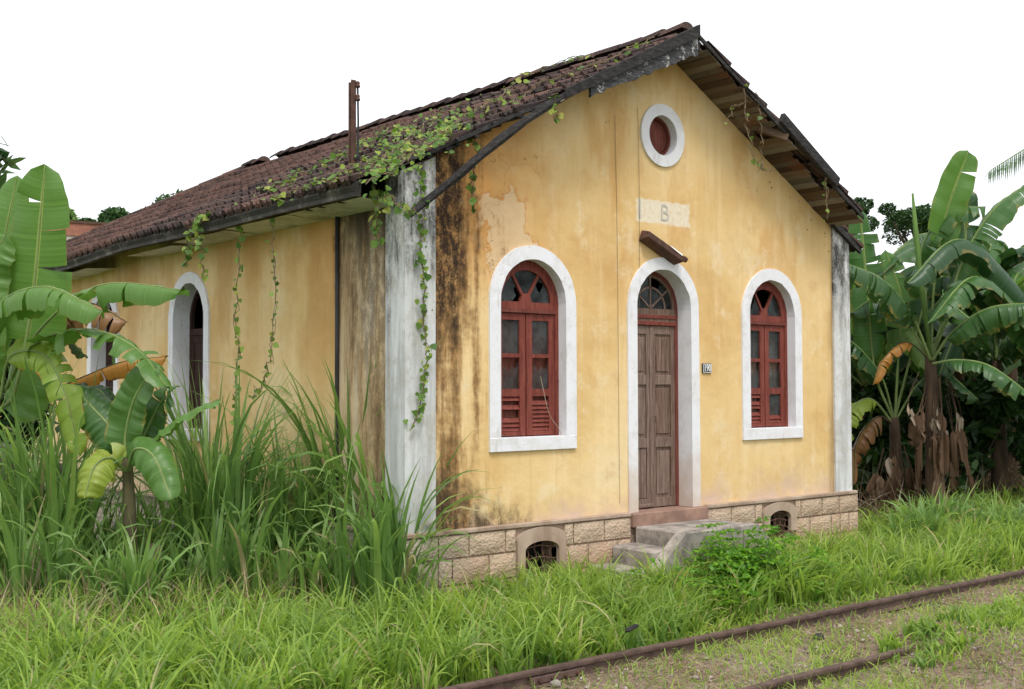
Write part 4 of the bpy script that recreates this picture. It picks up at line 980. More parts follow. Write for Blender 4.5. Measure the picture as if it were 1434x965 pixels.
def banana(root, leaves, depth, seed=0, facing=None):
    """leaves: (control points (u, v, depth offset), width, material, tears, fold, droop, petiole)"""
    for k, (ct, wd, mt, tears, fold, droop, pet) in enumerate(leaves):
        pts = [PX(u, v, depth + dd) for u, v, dd in ct]
        nrm = (-FW * .9 + np.array((0, 0, .5)) if droop < .25 else -FW * .22 + np.array((0, 0, 1.0))) if facing is None else facing
        rib = 'petiole' if mt not in ('ban_d', 'ban_o') else 'pseudostem'
        leaf_blade('leaf', pts, wd, mt, root, nrm, tears, fold, droop, pet, seed=seed * 50 + k, rib=rib)
def stem(root, pts, r0, r1, mat='pseudostem'):
    P = catmull(pts, 9); MB().tube(P, np.linspace(r0, r1, 9), 10).build('pseudostem', mat, root, smooth=True)

DA = 12.9
pA = empty('banana_plant', PX(-25, 868, DA), 'large banana plant with tall upright leaf at the edge of the left yard', 'banana plant', 'banana plants beside the house')
stem(pA, [PX(-25, 868, DA), PX(-22, 720, DA), PX(-8, 560, DA)], .13, .07)
banana(pA, [
    ([(0, 575, 0), (22, 545, 0), (46, 420, -.1), (63, 231, -.25)], .86, 'ban_a', 2, .10, .0, .12),
    ([(-10, 575, .1), (-12, 470, .1), (4, 350, .1), (24, 246, .15)], .52, 'ban_a', 0, .25, .0, .2),
    ([(-5, 570, -.1), (-28, 480, -.2), (-18, 380, -.2), (8, 330, -.2)], .55, 'ban_a', 0, .15, .1, .1),
    ([(10, 545, -.1), (50, 470, -.3), (110, 415, -.5), (165, 397, -.6), (262, 408, -.9)], .40, 'ban_a', 5, .1, .5, .38),
    ([(-5, 560, -.2), (-8, 440, -.5), (60, 402, -.8), (142, 436, -1.1)], .44, 'ban_a', 5, .1, .5, .2),
    ([(5, 550, -.2), (45, 485, -.5), (120, 462, -.8), (190, 488, -1.0), (238, 548, -1.2)], .42, 'ban_a', 12, .15, .32, .22),
    ([(0, 560, -.2), (15, 500, -.4), (62, 498, -.6), (92, 555, -.7), (112, 640, -.8)], .38, 'ban_y', 9, .15, .2, .2),
    ([(5, 555, .3), (60, 460, .5), (120, 425, .6), (178, 452, .6)], .50, 'ban_d', 9, .1, .9, .3),
    ([(5, 560, .3), (50, 470, .4), (85, 425, .5), (62, 470, .5)], .45, 'ban_d', 8, .1, .9, .3),
    ([(15, 570, .2), (90, 540, .2), (170, 508, .1), (236, 500, .1)], .26, 'ban_o', 5, .1, .7, .35),
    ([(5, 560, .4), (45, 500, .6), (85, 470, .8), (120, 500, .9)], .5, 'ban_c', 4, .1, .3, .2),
], DA, 1)
MT['young_stem'] = stained('young_banana_stem', (.13, .12, .055), (.06, .045, .03), .7, 5)
pB = empty('banana_plant', PX(182, 872, 12.0), 'small young banana plant sprouting among the tall grass under the side window', 'banana plant', 'banana plants beside the house')
stem(pB, [PX(182, 872, 12.0), PX(182, 740, 12.0), PX(178, 640, 12.0)], .085, .05, 'young_stem')
banana(pB, [
    ([(178, 655, 0), (176, 610, 0), (190, 555, -.1), (220, 512, -.2)], .44, 'ban_b', 0, .35, -.1, .15),
    ([(176, 655, 0), (158, 605, .1), (128, 570, .2), (104, 545, .3)], .48, 'ban_b', 0, .1, .2, .15),
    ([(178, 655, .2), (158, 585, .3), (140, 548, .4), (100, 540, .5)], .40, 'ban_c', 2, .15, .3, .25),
    ([(182, 655, .1), (205, 605, .1), (225, 565, .1), (240, 552, .0)], .40, 'ban_b', 2, .15, .1, .2),
    ([(180, 660, -.1), (225, 608, -.2), (262, 580, -.3), (308, 560, -.4)], .32, 'ban_a', 0, .3, .3, .25),
    ([(178, 660, -.1), (190, 630, -.3), (215, 640, -.5), (240, 700, -.7)], .40, 'ban_a', 0, .1, .2, .12),
    ([(176, 660, -.1), (155, 642, -.3), (132, 655, -.5), (118, 700, -.6)], .42, 'ban_y', 1, .1, .2, .15),
], 12.0, 2)
MT['rolled'] = stained('rolled_leaf_green', (.12, .22, .05), (.08, .15, .04), .4)
# ---- grove on the far side of the house
DC = 19.6
pC = empty('banana_plant', PX(1312, 745, DC), 'tall banana plant with brown hanging skirt and one upright leaf right of the house', 'banana plant', 'banana plants in the grove')
stem(pC, [PX(1312, 745, DC), PX(1308, 640, DC), PX(1303, 500, DC)], .19, .09)
banana(pC, [
    ([(1304, 505, 0), (1308, 400, 0), (1325, 300, -.1), (1356, 212, -.2)], .62, 'ban_a', 1, .55, -.1, .48),
    ([(1303, 505, -.1), (1275, 440, -.3), (1235, 392, -.6), (1182, 368, -.9)], .62, 'ban_c', 14, .1, .75, .25),
    ([(1304, 505, .1), (1296, 420, .1), (1290, 350, .1), (1330, 295, .0), (1378, 290, -.1)], .70, 'ban_b', 12, .1, .6, .28),
    ([(1306, 505, -.1), (1335, 465, -.3), (1385, 432, -.6), (1455, 424, -.9)], .56, 'ban_b', 14, .1, .9, .22),
    ([(1306, 510, -.2), (1345, 505, -.5), (1390, 515, -.8), (1452, 560, -1.1)], .56, 'ban_b', 8, .1, .55, .15),
    ([(1303, 505, .2), (1262, 440, .4), (1225, 420, .6), (1190, 440, .8)], .58, 'ban_c', 8, .1, .5, .25),
    ([(1304, 500, .2), (1330, 420, .3), (1355, 350, .4), (1395, 290, .4), (1440, 258, .4)], .72, 'ban_b', 12, .1, .5, .30),
    ([(1305, 500, .2), (1340, 410, .4), (1352, 340, .5), (1348, 262, .6)], .6, 'ban_c', 4, .2, .1, .4),
    ([(1302, 505, 0), (1270, 480, -.2), (1240, 500, -.4), (1222, 540, -.5)], .26, 'ban_o', 8, .1, .9, .3),
], DC, 3)
MB().tube([PX(1304, 505, DC - .05), PX(1290, 400, DC - .1), PX(1283, 330, DC - .1), PX(1278, 271, DC - .1)], [.035, .04, .045, .018], 8).build('rolled_new_leaf', 'rolled', pC, smooth=True)
def skirt(root, u0, u1, v0, v1, d, n, seed):
    rg = np.random.default_rng(seed)
    for k in range(n):
        u = rg.uniform(u0, u1); va = rg.uniform(v0, v0 + 40); vb = rg.uniform(va + 60, v1); du = rg.normal(0, 10)
        ct = [PX(u * .6 + (u0 + u1) * .2, va, d - .08), PX(u, (va + vb) / 2, d - .22 + rg.uniform(-.1, .1)), PX(u + du, vb, d - .2)]
        leaf_blade('dead_leaf', ct, rg.uniform(.08, .26), 'brown_leaf', root, -FW + RT * rg.normal(0, .8) + np.array((0, 0, .2)), int(rg.integers(0, 4)), rg.uniform(.2, 1.1), rg.uniform(-.3, .5), rg.uniform(.3, .6), 16, seed * 31 + k, 'pseudostem')
skirt(pC, 1268, 1350, 520, 705, DC, 20, 5)
DD = 20.4
pD = empty('banana_plant', PX(1258, 745, DD), 'shorter banana plant with fanning stalks between the house corner and the tallest one', 'banana plant', 'banana plants in the grove')
stem(pD, [PX(1258, 745, DD), PX(1256, 670, DD), PX(1252, 585, DD)], .15, .08)
banana(pD, [
    ([(1252, 590, 0), (1225, 520, 0), (1214, 400, 0), (1204, 292, 0)], .66, 'ban_b', 8, .2, .1, .38),
    ([(1252, 590, 0), (1235, 530, -.1), (1205, 490, -.2), (1180, 470, -.2)], .5, 'ban_c', 6, .1, .5, .3),
    ([(1253, 590, 0), (1258, 500, 0), (1262, 420, .1), (1240, 350, .2)], .6, 'ban_b', 6, .2, .2, .35),
    ([(1254, 590, 0), (1285, 540, -.1), (1320, 520, -.2), (1370, 560, -.3)], .5, 'ban_c', 8, .1, .6, .25),
    ([(1251, 595, 0), (1220, 560, -.2), (1190, 575, -.4), (1175, 620, -.5)], .5, 'ban_y', 8, .1, .6, .25),
    ([(1252, 590, .2), (1280, 480, .3), (1300, 390, .4), (1290, 330, .5)], .6, 'ban_c', 4, .1, .2, .4),
    ([(1251, 595, 0), (1228, 585, -.2), (1200, 620, -.3), (1196, 680, -.3)], .45, 'ban_d', 9, .1, .9, .25),
], DD, 4)
skirt(pD, 1215, 1285, 605, 730, DD, 14, 6)
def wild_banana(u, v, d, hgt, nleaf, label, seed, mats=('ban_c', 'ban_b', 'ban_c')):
    rg = np.random.default_rng(seed); b = on(u, v, 2, gz(0, 3) + .1) if d is None else PX(u, v, d)
    b[2] = gz(b[0], b[1]) - .02
    root = empty('banana_plant', b, label, 'banana plant', 'banana plants in the grove'); top = b + np.array((0, 0, hgt))
    stem(root, [b, b + np.array((.05, 0, hgt * .5)), top], .17, .08)
    for k in range(nleaf):
        a = 2.4 * k + rg.uniform(-.4, .4); el = rg.uniform(.35, 1.35); L = rg.uniform(2.2, 3.1); h = np.array((math.cos(a), math.sin(a), 0))
        p1 = top + h * .25 * L * math.cos(el) + np.array((0, 0, .35 * L * math.sin(el))); p2 = top + h * .62 * L + np.array((0, 0, L * .75 * math.sin(el)))
        p3 = top + h * (L * 1.05) + np.array((0, 0, L * (.95 * math.sin(el) - .45)))
        leaf_blade('leaf', [top, p1, p2, p3], rg.uniform(.5, .68), mats[k % len(mats)], root, np.array((0, 0, 1.0)) - h * .5, int(rg.integers(8, 20)), .15, rg.uniform(.2, .9), .18, 34, seed * 77 + k)
wild_banana(1215, 740, 21.8, 2.2, 10, 'banana plant pressed against the far corner of the house', 26, ('ban_b', 'ban_a', 'ban_c'))
wild_banana(1365, 738, 22.5, 2.4, 10, 'banana plant standing between the tallest one and the right edge', 27, ('ban_b', 'ban_c', 'ban_a'))
wild_banana(1400, 740, 21.5, 2.7, 11, 'banana plant at the right edge of the photo with a drooping fringe of torn leaves', 21, ('ban_b', 'ban_c', 'ban_b'))
wild_banana(1470, 730, 20.0, 2.5, 10, 'banana plant mostly outside the right edge, leaning into the grove', 22)
wild_banana(1225, 740, 25.0, 3.0, 11, 'banana plant deepest in the grove, just past the house corner', 23, ('ban_b', 'ban_a', 'ban_c'))
wild_banana(1345, 735, 24.0, 3.3, 12, 'banana plant behind the tallest one in the grove', 24)
wild_banana(1420, 730, 25.0, 3.6, 12, 'banana plant at the back right of the grove', 25, ('ban_b', 'ban_c'))

# ------------------------------------------------------------------ leaf clouds, trees, shrubs
def leaf_cloud(name, C, size, mat, parent, elong=1.8, seed=0, up=.4):
    rg = np.random.default_rng(seed); n = len(C); N = rg.normal(0, 1, (n, 3)); N[:, 2] = np.abs(N[:, 2]) + up; N /= np.linalg.norm(N, axis=1)[:, None]
    A = np.cross(N, rg.normal(0, 1, (n, 3))); A /= np.linalg.norm(A, axis=1)[:, None]; B = np.cross(N, A); s = size * rg.uniform(.6, 1.35, (n, 1))
    pts = [-A * elong, -A * .2 * elong + B * .55 + N * .15, A * elong * .5 + B * .38, A * elong - N * .25, A * elong * .5 - B * .38, -A * .2 * elong - B * .55 + N * .15]
    V = np.stack([C + p * s * .5 for p in pts], 1); i = (np.arange(n) * 6)[:, None]
    Q = np.concatenate([i + np.array([[0, 1, 2, 5]]), i + np.array([[5, 2, 3, 4]])], 0)
    return npmesh(name, V.reshape(-1, 3), Q, mat, parent, {'rnd': np.repeat(rg.uniform(0, 1, n), 6), 'along': np.tile([0, .3, .7, 1, .7, .3], n)})
def clumps(rg, centres, radii, per, shell=.5):
    out = []
    for c, r in zip(centres, radii):
        d = rg.normal(0, 1, (per, 3)); d /= np.linalg.norm(d, axis=1)[:, None]; q = rg.uniform(shell, 1, (per, 1)) ** .6
        out.append(c + d * q * r * np.array((1, 1, .75)))
    return np.vstack(out)
def tree(name, base, h, cr, label, mat, leaf, per, seed, n=26, trunk_h=.45, flat=.7):
    rg = np.random.default_rng(seed); base = np.array(base, float); root = empty(name, base, label, 'tree'); top = base + np.array((0, 0, h * trunk_h))
    m = MB().tube(catmull([base, base + np.array((.1, .05, h * .2)), top], 7), np.linspace(h * .028, h * .016, 7), 8)
    cc = base + np.array((0, 0, h - cr * flat)); cs, rs = [], []
    for k in range(n):
        d = rg.normal(0, 1, 3); d /= np.linalg.norm(d); c = cc + d * cr * np.array((1, 1, flat)) * rg.uniform(.35, .95); cs.append(c); rs.append(cr * rg.uniform(.16, .34))
        if k < 12: m.tube(catmull([top - np.array((0, 0, h * .06 * (k % 3))), (top + c) / 2 + np.array((0, 0, .08 * h * rg.uniform(-.3, 1))), c], 6), np.linspace(h * .011, h * .003, 6), 5)
    m.build('trunk', 'bark', root, smooth=True)
    leaf_cloud('crown', clumps(rg, cs, rs, per * 2), leaf * .5, mat, root, 1.6, seed)
    return root
def far(u, v, d, z=-.9): p = PX(u, v, d); p[2] = z; return p
def hgt(v, d): return PX(150, v, d)[2] + .9 - d * .006
tree('dark_tree', far(100, 300, 58), hgt(283, 58), 3.0, 'dark evergreen crown seen just above the brick-topped wall on the left', 'dark_leaf', .38, 420, 31)
tree('broad_tree', far(165, 300, 64), hgt(292, 64), 3.6, 'broad green tree crown between the dark evergreen and the roof slope', 'tree_leaf', .42, 420, 32)
tree('distant_tree', far(112, 300, 100), hgt(284, 100), 5, 'pale green tree farthest off, peeping over the left crowns', 'far_leaf', .6, 260, 33)
tree('slender_tree', far(246, 265, 48), hgt(256, 48), 1.5, 'slender tree top with sparse leaves sticking up behind the ridge', 'tree_leaf', .32, 40, 34, 14, .8)
tree('tall_tree', far(1290, 300, 62), hgt(268, 62), 2.6, 'tall dark tree behind the banana grove, right of the rolled leaf', 'dark_leaf', .30, 150, 35, 22, .7)
tree('tall_tree', far(1194, 280, 56), hgt(262, 56), 1.4, 'small dark treetop just beyond the lower end of the verge', 'dark_leaf', .28, 110, 36, 14, .8)
# tree whose twigs enter at the upper left
tb = far(-330, 400, 14); tr0 = empty('leafy_tree', tb, 'tree outside the left edge whose twigs hang into the upper left corner', 'tree')
tw = [np.array(tb), tb + np.array((.1, 0, 2.5)), PX(-180, 260, 14), PX(-70, 205, 14), PX(6, 222, 14)]
m = MB().tube(catmull(tw, 14), np.linspace(.13, .008, 14), 7); tips = []
for (u, v) in ((14, 205), (18, 232), (2, 250), (-20, 215), (8, 238), (-40, 190), (-30, 250), (-90, 220), (-120, 190), (-60, 180), (-100, 260)):
    s = PX(-70, 205, 14) if u > -60 else PX(-180, 260, 14); e = PX(u, v, 14 + .2 * random.uniform(-1, 1)); m.tube(catmull([s, (s + e) / 2 + np.array((0, 0, .08)), e], 6), np.linspace(.012, .004, 6), 5)
    for k in range(9): tips.append(s + (e - s) * random.uniform(.45, 1.03) + np.array([random.uniform(-.08, .08) for _ in range(3)]))
m.build('trunk', 'bark', tr0, smooth=True); leaf_cloud('crown', np.array(tips), .16, 'tree_leaf', tr0, 2.0, 41, .1)
# shrubs
def shrub(name, u0, u1, v0, v1, d0, d1, n, leaf, mat, label, seed, ncl=30):
    rg = np.random.default_rng(seed); b = PX((u0 + u1) / 2, (v0 + v1) / 2, (d0 + d1) / 2); b[2] = gz(b[0], b[1]); root = empty(name, b, label, 'shrub')
    cs = [PX(rg.uniform(u0, u1), rg.uniform(v0, v1), rg.uniform(d0, d1)) for _ in range(ncl)]; m = MB()
    for c in cs[:14]: m.tube(catmull([b + rg.normal(0, .08, 3) * (1, 1, 0), (b + c) / 2 + rg.normal(0, .15, 3), c], 6), np.linspace(.025, .006, 6), 5)
    m.build('stem', 'bark', root); leaf_cloud('foliage', clumps(rg, cs, rg.uniform(.25, .5, ncl), n // ncl, .2), leaf, mat, root, 1.9, seed); return root
shrub('dark_shrub', -60, 40, 450, 660, 14.6, 15.6, 1700, .17, 'dark_leaf', 'dark glossy-leaved shrub behind the large banana plant on the left', 51)
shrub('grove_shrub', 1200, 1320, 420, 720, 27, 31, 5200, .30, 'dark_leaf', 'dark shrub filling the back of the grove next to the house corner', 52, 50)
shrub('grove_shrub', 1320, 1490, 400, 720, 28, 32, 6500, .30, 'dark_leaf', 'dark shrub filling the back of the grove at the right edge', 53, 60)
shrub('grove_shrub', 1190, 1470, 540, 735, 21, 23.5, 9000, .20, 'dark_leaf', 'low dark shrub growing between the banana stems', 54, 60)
# dead twiggy undergrowth below the grove
Bx, By = scatter(5200, 8.4, 19, .8, 5.5)
grass('dry_undergrowth', 'brown withered stalks under the banana grove', np.stack([Bx, By, gz(Bx, By)], 1), rng.uniform(.3, 1.1, len(Bx)), rng.uniform(.008, .03, len(Bx)), rng.uniform(.1, 1.0, len(Bx)), rng.uniform(-.3, 1.2, len(Bx)), 'brown_leaf', 4)
spr = []
for u, v, h in ((1280, 745, 1.0), (1305, 748, 1.2), (1335, 745, 1.1), (1360, 744, 1.0), (1395, 742, 1.0), (1425, 740, .9), (1255, 748, .8), (1450, 740, 1.0), (1320, 735, 1.2)):
    p = PX(u, v, 17.6 + random.uniform(-.5, .8)); spr.append((p[0], p[1], h * .62, .6))
tall_clumps('coarse_grass', 'dark arching tufts of coarse grass at the foot of the banana grove', spr, per=90)

# coconut palm at the right edge
pb = far(1640, 500, 24); palm = empty('coconut_palm', pb, 'palm outside the right edge whose feathery frond hangs into the sky', 'palm')
pt = PX(1560, 150, 24); MB().tube(catmull([pb, (pb + pt) / 2 + np.array((.2, 0, 0)), pt], 9), np.linspace(.17, .11, 9), 9).build('trunk', 'bark', palm, smooth=True)
def frond(ctrl, seed):
    rg = np.random.default_rng(seed); P = catmull(ctrl, 30); T = np.gradient(P, axis=0); T /= np.linalg.norm(T, axis=1)[:, None]
    B, L, Wd, az = [], [], [], []; V, Q, rn = [], [], []
    for i in range(4, 30):
        for sg in (-1, 1):
            for q in range(2):
                s = np.cross(T[i], (0, 0, 1)); s /= np.linalg.norm(s); ln = .58 * math.sin(math.pi * (i + 1) / 33) ** .6; d = T[i] * .6 + s * sg * .55 + np.array((0, 0, -.55 - .3 * rg.uniform())); d /= np.linalg.norm(d)
                p = P[i] + T[i] * .05 * q; e = p + d * ln * rg.uniform(.8, 1.1) + np.array((0, 0, -.12)); mdl = (p + e) / 2 + np.array((0, 0, .05)); wv = np.cross(d, (0, 0, 1)); wv = wv / np.linalg.norm(wv) * .016; k = len(V)
                V += [p - wv * .5, p + wv * .5, mdl + wv, mdl - wv, e]; Q += [(k, k + 1, k + 2, k + 3), (k + 3, k + 2, k + 4, k + 4)]; rn += [rg.uniform()] * 5
    Qq = np.array([q for q in Q if len(set(q)) == 4]); Tq = np.array([q[:3] for q in Q if len(set(q)) == 3])
    f = npmesh('frond', np.array(V), [Qq, Tq], 'tree_leaf', palm, {'rnd': rn, 'along': np.zeros(len(V))}); MB().tube(P, np.linspace(.03, .006, 30), 5).build('stalk', 'petiole', f)
for k, ct in enumerate(([(1560, 150, 24), (1500, 172, 23.6), (1445, 203, 23.2), (1388, 238, 22.9)], [(1560, 150, 24), (1500, 185, 24.5), (1455, 250, 24.8), (1440, 320, 25)],
                        [(1560, 150, 24), (1520, 230, 23.5), (1490, 330, 23.2), (1480, 420, 23)], [(1560, 150, 24), (1600, 60, 24), (1660, 20, 24), (1740, 30, 24)],
                        [(1560, 150, 24), (1620, 130, 23), (1690, 150, 22.5), (1740, 220, 22)], [(1560, 150, 24), (1540, 60, 24), (1500, 30, 24), (1440, 40, 24.5)], [(1560, 150, 24), (1500, 110, 25), (1440, 118, 26), (1392, 170, 27)])):
    if k in (5, 6): continue
    frond([PX(*c) for c in ct], 60 + k)

# pinnate weed beside the doorstep
bb = np.array((3.55, -1.45, 0.0)); bb[2] = gz(bb[0], bb[1]); weed = empty('leafy_weed', bb, 'bright green feathery-leaved bush in front of the concrete doorstep', 'bush')
rg = np.random.default_rng(71); m = MB(); LC = []
for k in range(80):
    a = rg.uniform(0, 6.283); e = rg.uniform(.25, 1.35); L = rg.uniform(.6, 1.25); d = np.array((math.cos(a) * math.cos(e) * 1.35, math.sin(a) * math.cos(e) * .7, math.sin(e) * .72))
    P = catmull([bb, bb + d * L * .5 + np.array((0, 0, .06)), bb + d * L + np.array((0, 0, -.02))], 6); m.tube(P, np.linspace(.008, .003, 6), 5)
    for j in range(7):
        q = P[2 + j % 4] + rg.normal(0, .05, 3); dr = np.array((rg.normal(), rg.normal(), rg.uniform(-.1, .4))); dr /= np.linalg.norm(dr); sd2 = np.cross(dr, (0, 0, 1)); sd2 /= np.linalg.norm(sd2)
        for t in np.linspace(.1, 1, 8):
            for sg in (-1, 1): LC.append(q + dr * t * .22 + sd2 * sg * .035 + np.array((0, 0, -.05 * t * t)))
m.build('stem', 'petiole', weed); leaf_cloud('foliage', np.array(LC), .058, 'bush', weed, 1.0, 72, 1.4)

# ------------------------------------------------------------------ vines on the roof and walls
heart = np.array([(0, 0, 0), (-.42, .12, .06), (-.5, .45, .05), (0, 1.05, -.08), (.5, .45, .05), (.42, .12, .06)])
def vine(paths, label, every=.07, size=.075, seed=0, spread=.05, hang=True, extra=None):
    rg = np.random.default_rng(seed); p0 = np.array(paths[0][0]); root = empty('vine', p0, label, 'vine', 'creeping vines on the house'); m = MB(); V, Q, rn = [], [], []; C = []
    for pth in paths:
        P = catmull(pth, max(8, int(len(pth) * 6))); P = P + rg.normal(0, .016, P.shape); m.tube(P, .0055, 5); m.tube(P + rg.normal(0, .02, P.shape), .004, 4)
        seg = np.linalg.norm(np.diff(P, axis=0), axis=1); cum = np.concatenate([[0], np.cumsum(seg)])
        for s in np.arange(0, cum[-1], every): C.append(np.array([np.interp(s, cum, P[:, k]) for k in range(3)]) + rg.normal(0, spread, 3) * (1, 1, .6))
    C += list(extra if extra is not None else [])
    for c in C:
        s = size * rg.uniform(.4, 1.6)
        nrm = np.array((-.7, -.7, .35)) + rg.normal(0, .45, 3) if hang else np.array((-.4, -.3, .9)) + rg.normal(0, .4, 3); nrm /= np.linalg.norm(nrm)
        dn = np.array((0, 0, -1.0)) + rg.normal(0, .5, 3) if hang else rg.normal(0, 1, 3); dn -= nrm * (dn @ nrm); dn /= np.linalg.norm(dn); sd3 = np.cross(nrm, dn)
        k = len(V); V += [c + (sd3 * h[0] + dn * h[1] + nrm * h[2]) * s for h in heart]; Q += [(k, k + 1, k + 2, k + 3), (k, k + 3, k + 4, k + 5)]; rn += [rg.uniform()] * 6
    m.build('stem', 'stem', root); o = npmesh('foliage', np.array(V), np.array(Q), 'vine', root, {'rnd': rn, 'along': np.zeros(len(V))})
def rp(L, lift=.14): return [roofpt(u, v, lift) for u, v in L]
def ep(L, x=-.60): return [on(u, v, 0, x) for u, v in L]
def fp(L, y=-.10): return [on(u, v, 1, y) for u, v in L]
rg = np.random.default_rng(80); ex = []
for _ in range(640):
    u = rg.uniform(505, 660); c = 262 - (u - 505) * .50; v = c - rg.uniform(4, 52 if u < 620 else 34) ** 1.0
    if math.sin(u * .11 + v * .05) + math.sin(v * .23 - u * .06) + rg.uniform(-.9, .9) < -.25: continue
    ex.append(roofpt(u, v, rg.uniform(.10, .20)))
vine([rp([(512, 256), (560, 225), (610, 195), (655, 160), (700, 135)]), rp([(520, 240), (560, 205), (600, 170), (650, 145)]), rp([(540, 246), (580, 214), (640, 176)])], 'dense bright vine mat over the near corner of the roof', .05, .042, 81, .10, False, ex)
vine([rp([(360, 268), (400, 252), (440, 236), (475, 222), (520, 196), (560, 176)])], 'vine row creeping along a tile course above the pole foot', .022, .055, 82, .045, False)
vine([rp([(380, 282), (415, 266), (450, 252), (490, 240), (530, 222)])], 'vine row creeping along the tile course just above the eaves', .026, .055, 83, .045, False)
vine([rp([(640, 168), (690, 140), (735, 106), (790, 84), (830, 78)]), rp([(700, 150), (760, 118), (850, 84), (915, 52)])], 'thin pale runner with few leaves along the upper verge', .16, .06, 84, .04, False)
vine([ep([(292, 296), (278, 318), (283, 345), (280, 385)]), ep([(283, 300), (266, 320), (262, 350), (258, 372)])], 'short hanging vine above the arched side window', .035, .06, 85, .02)
vine([ep([(334, 290), (336, 340), (332, 420), (334, 500), (330, 560), (333, 610)], -.45)], 'longest hanging vine, reaching the tall grass beside the side window', .06, .055, 86, .018)
vine([ep([(382, 278), (383, 330), (384, 420), (381, 490), (372, 530), (352, 558)], -.45)], 'hanging vine whose tip curls back to the wall', .07, .05, 87, .015)
vine([fp([(588, 232), (592, 290), (590, 360), (594, 430), (596, 500), (590, 560), (580, 600)])], 'long leafy vine hanging down the white corner pilaster', .028, .056, 88, .03)
vine([ep([(524, 262), (529, 285), (528, 310), (531, 340)], -.25), ep([(530, 268), (560, 290), (580, 296)], -.2)], 'short vine loop hanging at the broken eaves corner', .04, .065, 89, .03)
vine([fp([(772, 132), (775, 150), (778, 166)], -.5)], 'tiny vine sprig dangling where the barge board ends', .05, .06, 90, .02)
vine([fp([(664, 185), (668, 215), (662, 260), (665, 300)], -.15)], 'thin vine strand hanging against the mouldy front wall', .06, .06, 91, .02)
vine([fp([(1043, 118), (1044, 165), (1052, 210), (1066, 235), (1080, 240)], -.56), fp([(1060, 130), (1066, 180), (1068, 238)], -.56), fp([(1015, 172), (1030, 150), (1050, 143)], -.5)], 'bare vine stems dangling in front of the right-hand soffit', .35, .055, 92, .02)
vine([fp([(1157, 232), (1156, 260), (1158, 305)], -.56)], 'single vine sprig near the lower end of the verge', .12, .05, 93, .02)

# ------------------------------------------------------------------ left yard remains and small things
ywl = empty('low_stone_wall', PX(215, 800, 14.3), 'low ruined stone wall half hidden behind the tall grass', 'wall')
c0 = PX(120, 800, 14.4); c1 = PX(330, 800, 14.0)
dv = (c1 - c0); dv[2] = 0; Lw = np.linalg.norm(dv); dv /= Lw; nv = np.array((-dv[1], dv[0], 0)); zg_ = gz(c0[0], c0[1])
for row in range(4):
    x = random.uniform(-.1, 0)
    while x < Lw:
        wd_ = random.uniform(.22, .42); z0 = zg_ + row * .19
        if not (row == 3 and random.random() < .35):
            vs = []
            for zz_ in (z0, z0 + .18):
                for b in (0, .28):
                    for a in (x, x + wd_ - .02): vs.append(np.array((c0[0], c0[1], 0)) + dv * a + nv * b + np.array((0, 0, zz_)))
            MB().add(vs, [(0, 2, 3, 1), (4, 5, 7, 6), (0, 1, 5, 4), (2, 6, 7, 3), (0, 4, 6, 2), (1, 3, 7, 5)]).build('stone', 'conc', ywl, .025, jitter=.02)
        x += wd_
def slab(name, u, vt, vb, d, wd_, th, mat, label, cat, lean=0.0):
    b = PX(u, vb, d); t = PX(u + lean, vt, d); b[2] = gz(b[0], b[1]) - .1; root = MB(); r3 = RT * wd_ / 2; n3 = np.array((-FW[0], -FW[1], 0)) * th
    vs = [b - r3, b + r3, t + r3 * .9, t - r3 * .7 + np.array((0, 0, .05)), b - r3 + n3, b + r3 + n3, t + r3 * .9 + n3, t - r3 * .7 + n3 + np.array((0, 0, .05))]
    o = root.add(vs, [(3, 2, 1, 0), (4, 5, 6, 7), (0, 1, 5, 4), (1, 2, 6, 5), (2, 3, 7, 6), (3, 0, 4, 7)]).build(name, mat, None, .008, jitter=.008); return tag(o, label, cat)
slab('old_plank', 202, 765, 868, 12.35, .24, .03, 'vent', 'pale old plank standing in the tall grass, lowest of the leaning boards', 'plank', 12)
slab('old_plank', 47, 760, 872, 12.2, .26, .03, 'vent', 'pale broken board standing in the grass near the left edge', 'plank', -4)
slab('corrugated_sheet', 62, 650, 800, 13.1, .30, .02, 'conc', 'bent grey sheet leaning in the tall grass beside the concrete post', 'sheet', 14)
slab('concrete_post', 2, 625, 850, 13.4, .34, .3, 'conc', 'thick rough concrete gatepost at the left edge of the yard', 'post', 3)
def stone(u, v, r, label, mat='conc', name='loose_stone', cat='stone'):
    c = on(u, v, 2, -.90); c[2] = gz(c[0], c[1]); bm = bmesh.new(); bmesh.ops.create_icosphere(bm, subdivisions=2, radius=r)
    for vv in bm.verts: vv.co *= random.uniform(.8, 1.12); vv.co.z *= .75
    me = bpy.data.meshes.new(name); bm.to_mesh(me); bm.free(); o = link(name, me, mat); o.location = (c[0], c[1], c[2] + r * .35); return tag(o, label, cat)
stone(306, 935, .10, 'rounded grey-brown stone lying in the lawn near the bottom left')
stone(1147, 893, .055, 'small dark stone lying between the two rails', 'chard')
stone(1428, 868, .07, 'brown stone at the right edge of the track', 'mortar')
stone(778, 955, .05, 'small pale stone beside the rail near the bottom of the photo', 'conc')
ds_ = [on(u, v, 1, .06) for u, v in ((757, 528), (763, 556), (770, 582), (784, 604))] + [on(790, 632, 1, -.05)]
tag(MB().tube(catmull(ds_, 14), .004, 5).build('dry_stem', 'vent'), 'pale dry creeper stem hanging over the sill of the bigger front window', 'stem')
stp_ = on(246, 935, 2, -.9); tag(MB().tube(catmull([stp_, stp_ + np.array((.01, 0, .15)), stp_ + np.array((-.01, .02, .30))], 6), [.035, .035, .03, .03, .025, .012], 7).build('wooden_stake', 'bark', None, jitter=.006), 'short dark wooden stake sticking up from the lawn', 'stake')
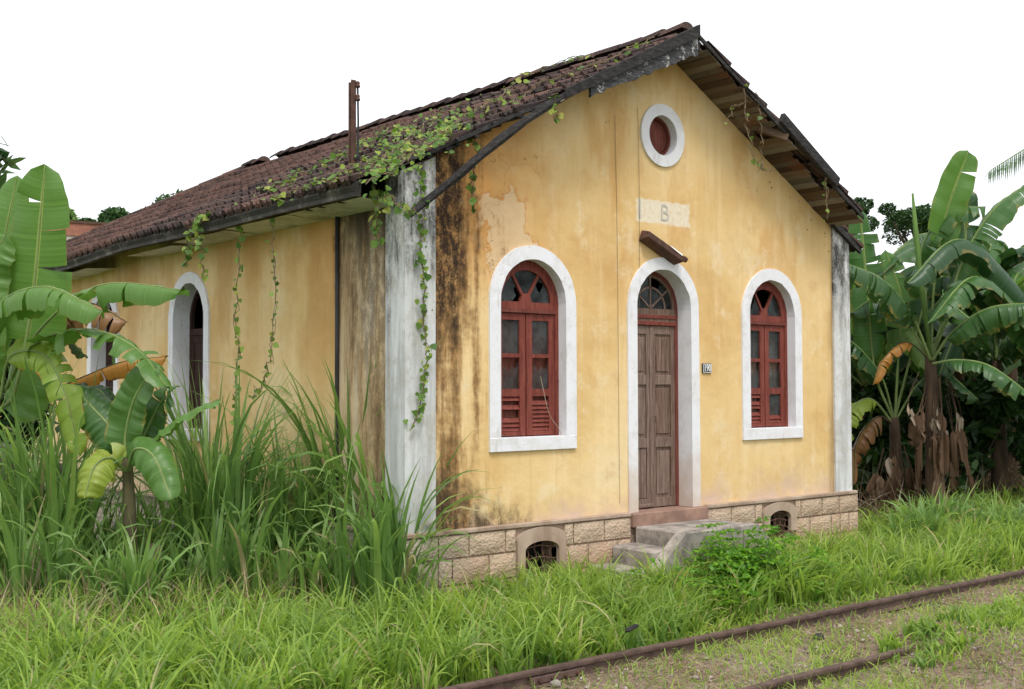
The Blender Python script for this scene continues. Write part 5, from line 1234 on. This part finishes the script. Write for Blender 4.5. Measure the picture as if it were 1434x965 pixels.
lg = on(270, 945, 2, -.9); tag(MB().tube(catmull([lg + RT * -.35 + np.array((0, 0, .06)), lg + np.array((0, 0, .08)), lg + RT * .4 + np.array((0, 0, .05))], 7), .035, 7).build('fallen_branch', 'bark', None, jitter=.008), 'dark fallen branch lying in the lawn between stake and stone', 'branch')
bp = on(885, 888, 1, -2.62); tag(MB().bar(bp + np.array((-.07, 0, .03)), bp + np.array((.08, .02, .06)), .05, .03).build('black_scrap', 'chard', None, .008, jitter=.006), 'black scrap lying on the rail nearer the house', 'scrap')

# dark, leafy woody stalks against the wall corner
# ------------------------------------------------------------------ neighbour beyond the yard
nb0 = PX(-260, 330, 34); nb1 = PX(165, 330, 38); nb0[2] = nb1[2] = -.9; nbz = PX(100, 303, 36)[2]
nbr = empty('neighbour_building', (nb0 + nb1) / 2, 'pale building with a red brick parapet behind the left banana plant', 'building')
dn = nb1 - nb0; Ln = np.linalg.norm(dn); dn /= Ln; nn2 = np.array((-dn[1], dn[0], 0))
def nbox(a0, a1, b0, b1, z0, z1, name, mat):
    vs = [nb0 * (1, 1, 0) + dn * a + nn2 * b + np.array((0, 0, z)) for z in (z0, z1) for b in (b0, b1) for a in (a0, a1)]
    return MB().add(vs, [(0, 2, 3, 1), (4, 5, 7, 6), (0, 1, 5, 4), (2, 6, 7, 3), (0, 4, 6, 2), (1, 3, 7, 5)]).build(name, mat, nbr)
MT['pale'] = stained('pale_render', (.55, .47, .42), (.42, .35, .31), .4)
g = G('brick_parapet', .9); bk = g.n('TexBrick', {'Vector': g.vec((1, 1, 1)), 'Color1': (.42, .17, .11, 1), 'Color2': (.50, .22, .15, 1), 'Mortar': (.42, .30, .25, 1), 'Scale': 3.0}).outputs[0]; g.col(bk); MT['brick'] = stained('brick_parapet_weathered', (.40, .17, .11), (.26, .11, .08), .5, 3, streak=False)
nbox(0, Ln, 0, 6, -1, nbz - .42, 'wall', 'pale'); nbox(-.05, Ln + .05, -.04, 6.04, nbz - .42, nbz - .03, 'brick_parapet', 'brick'); nbox(-.1, Ln + .1, -.08, 6.08, nbz - .03, nbz + .05, 'coping', 'rust')
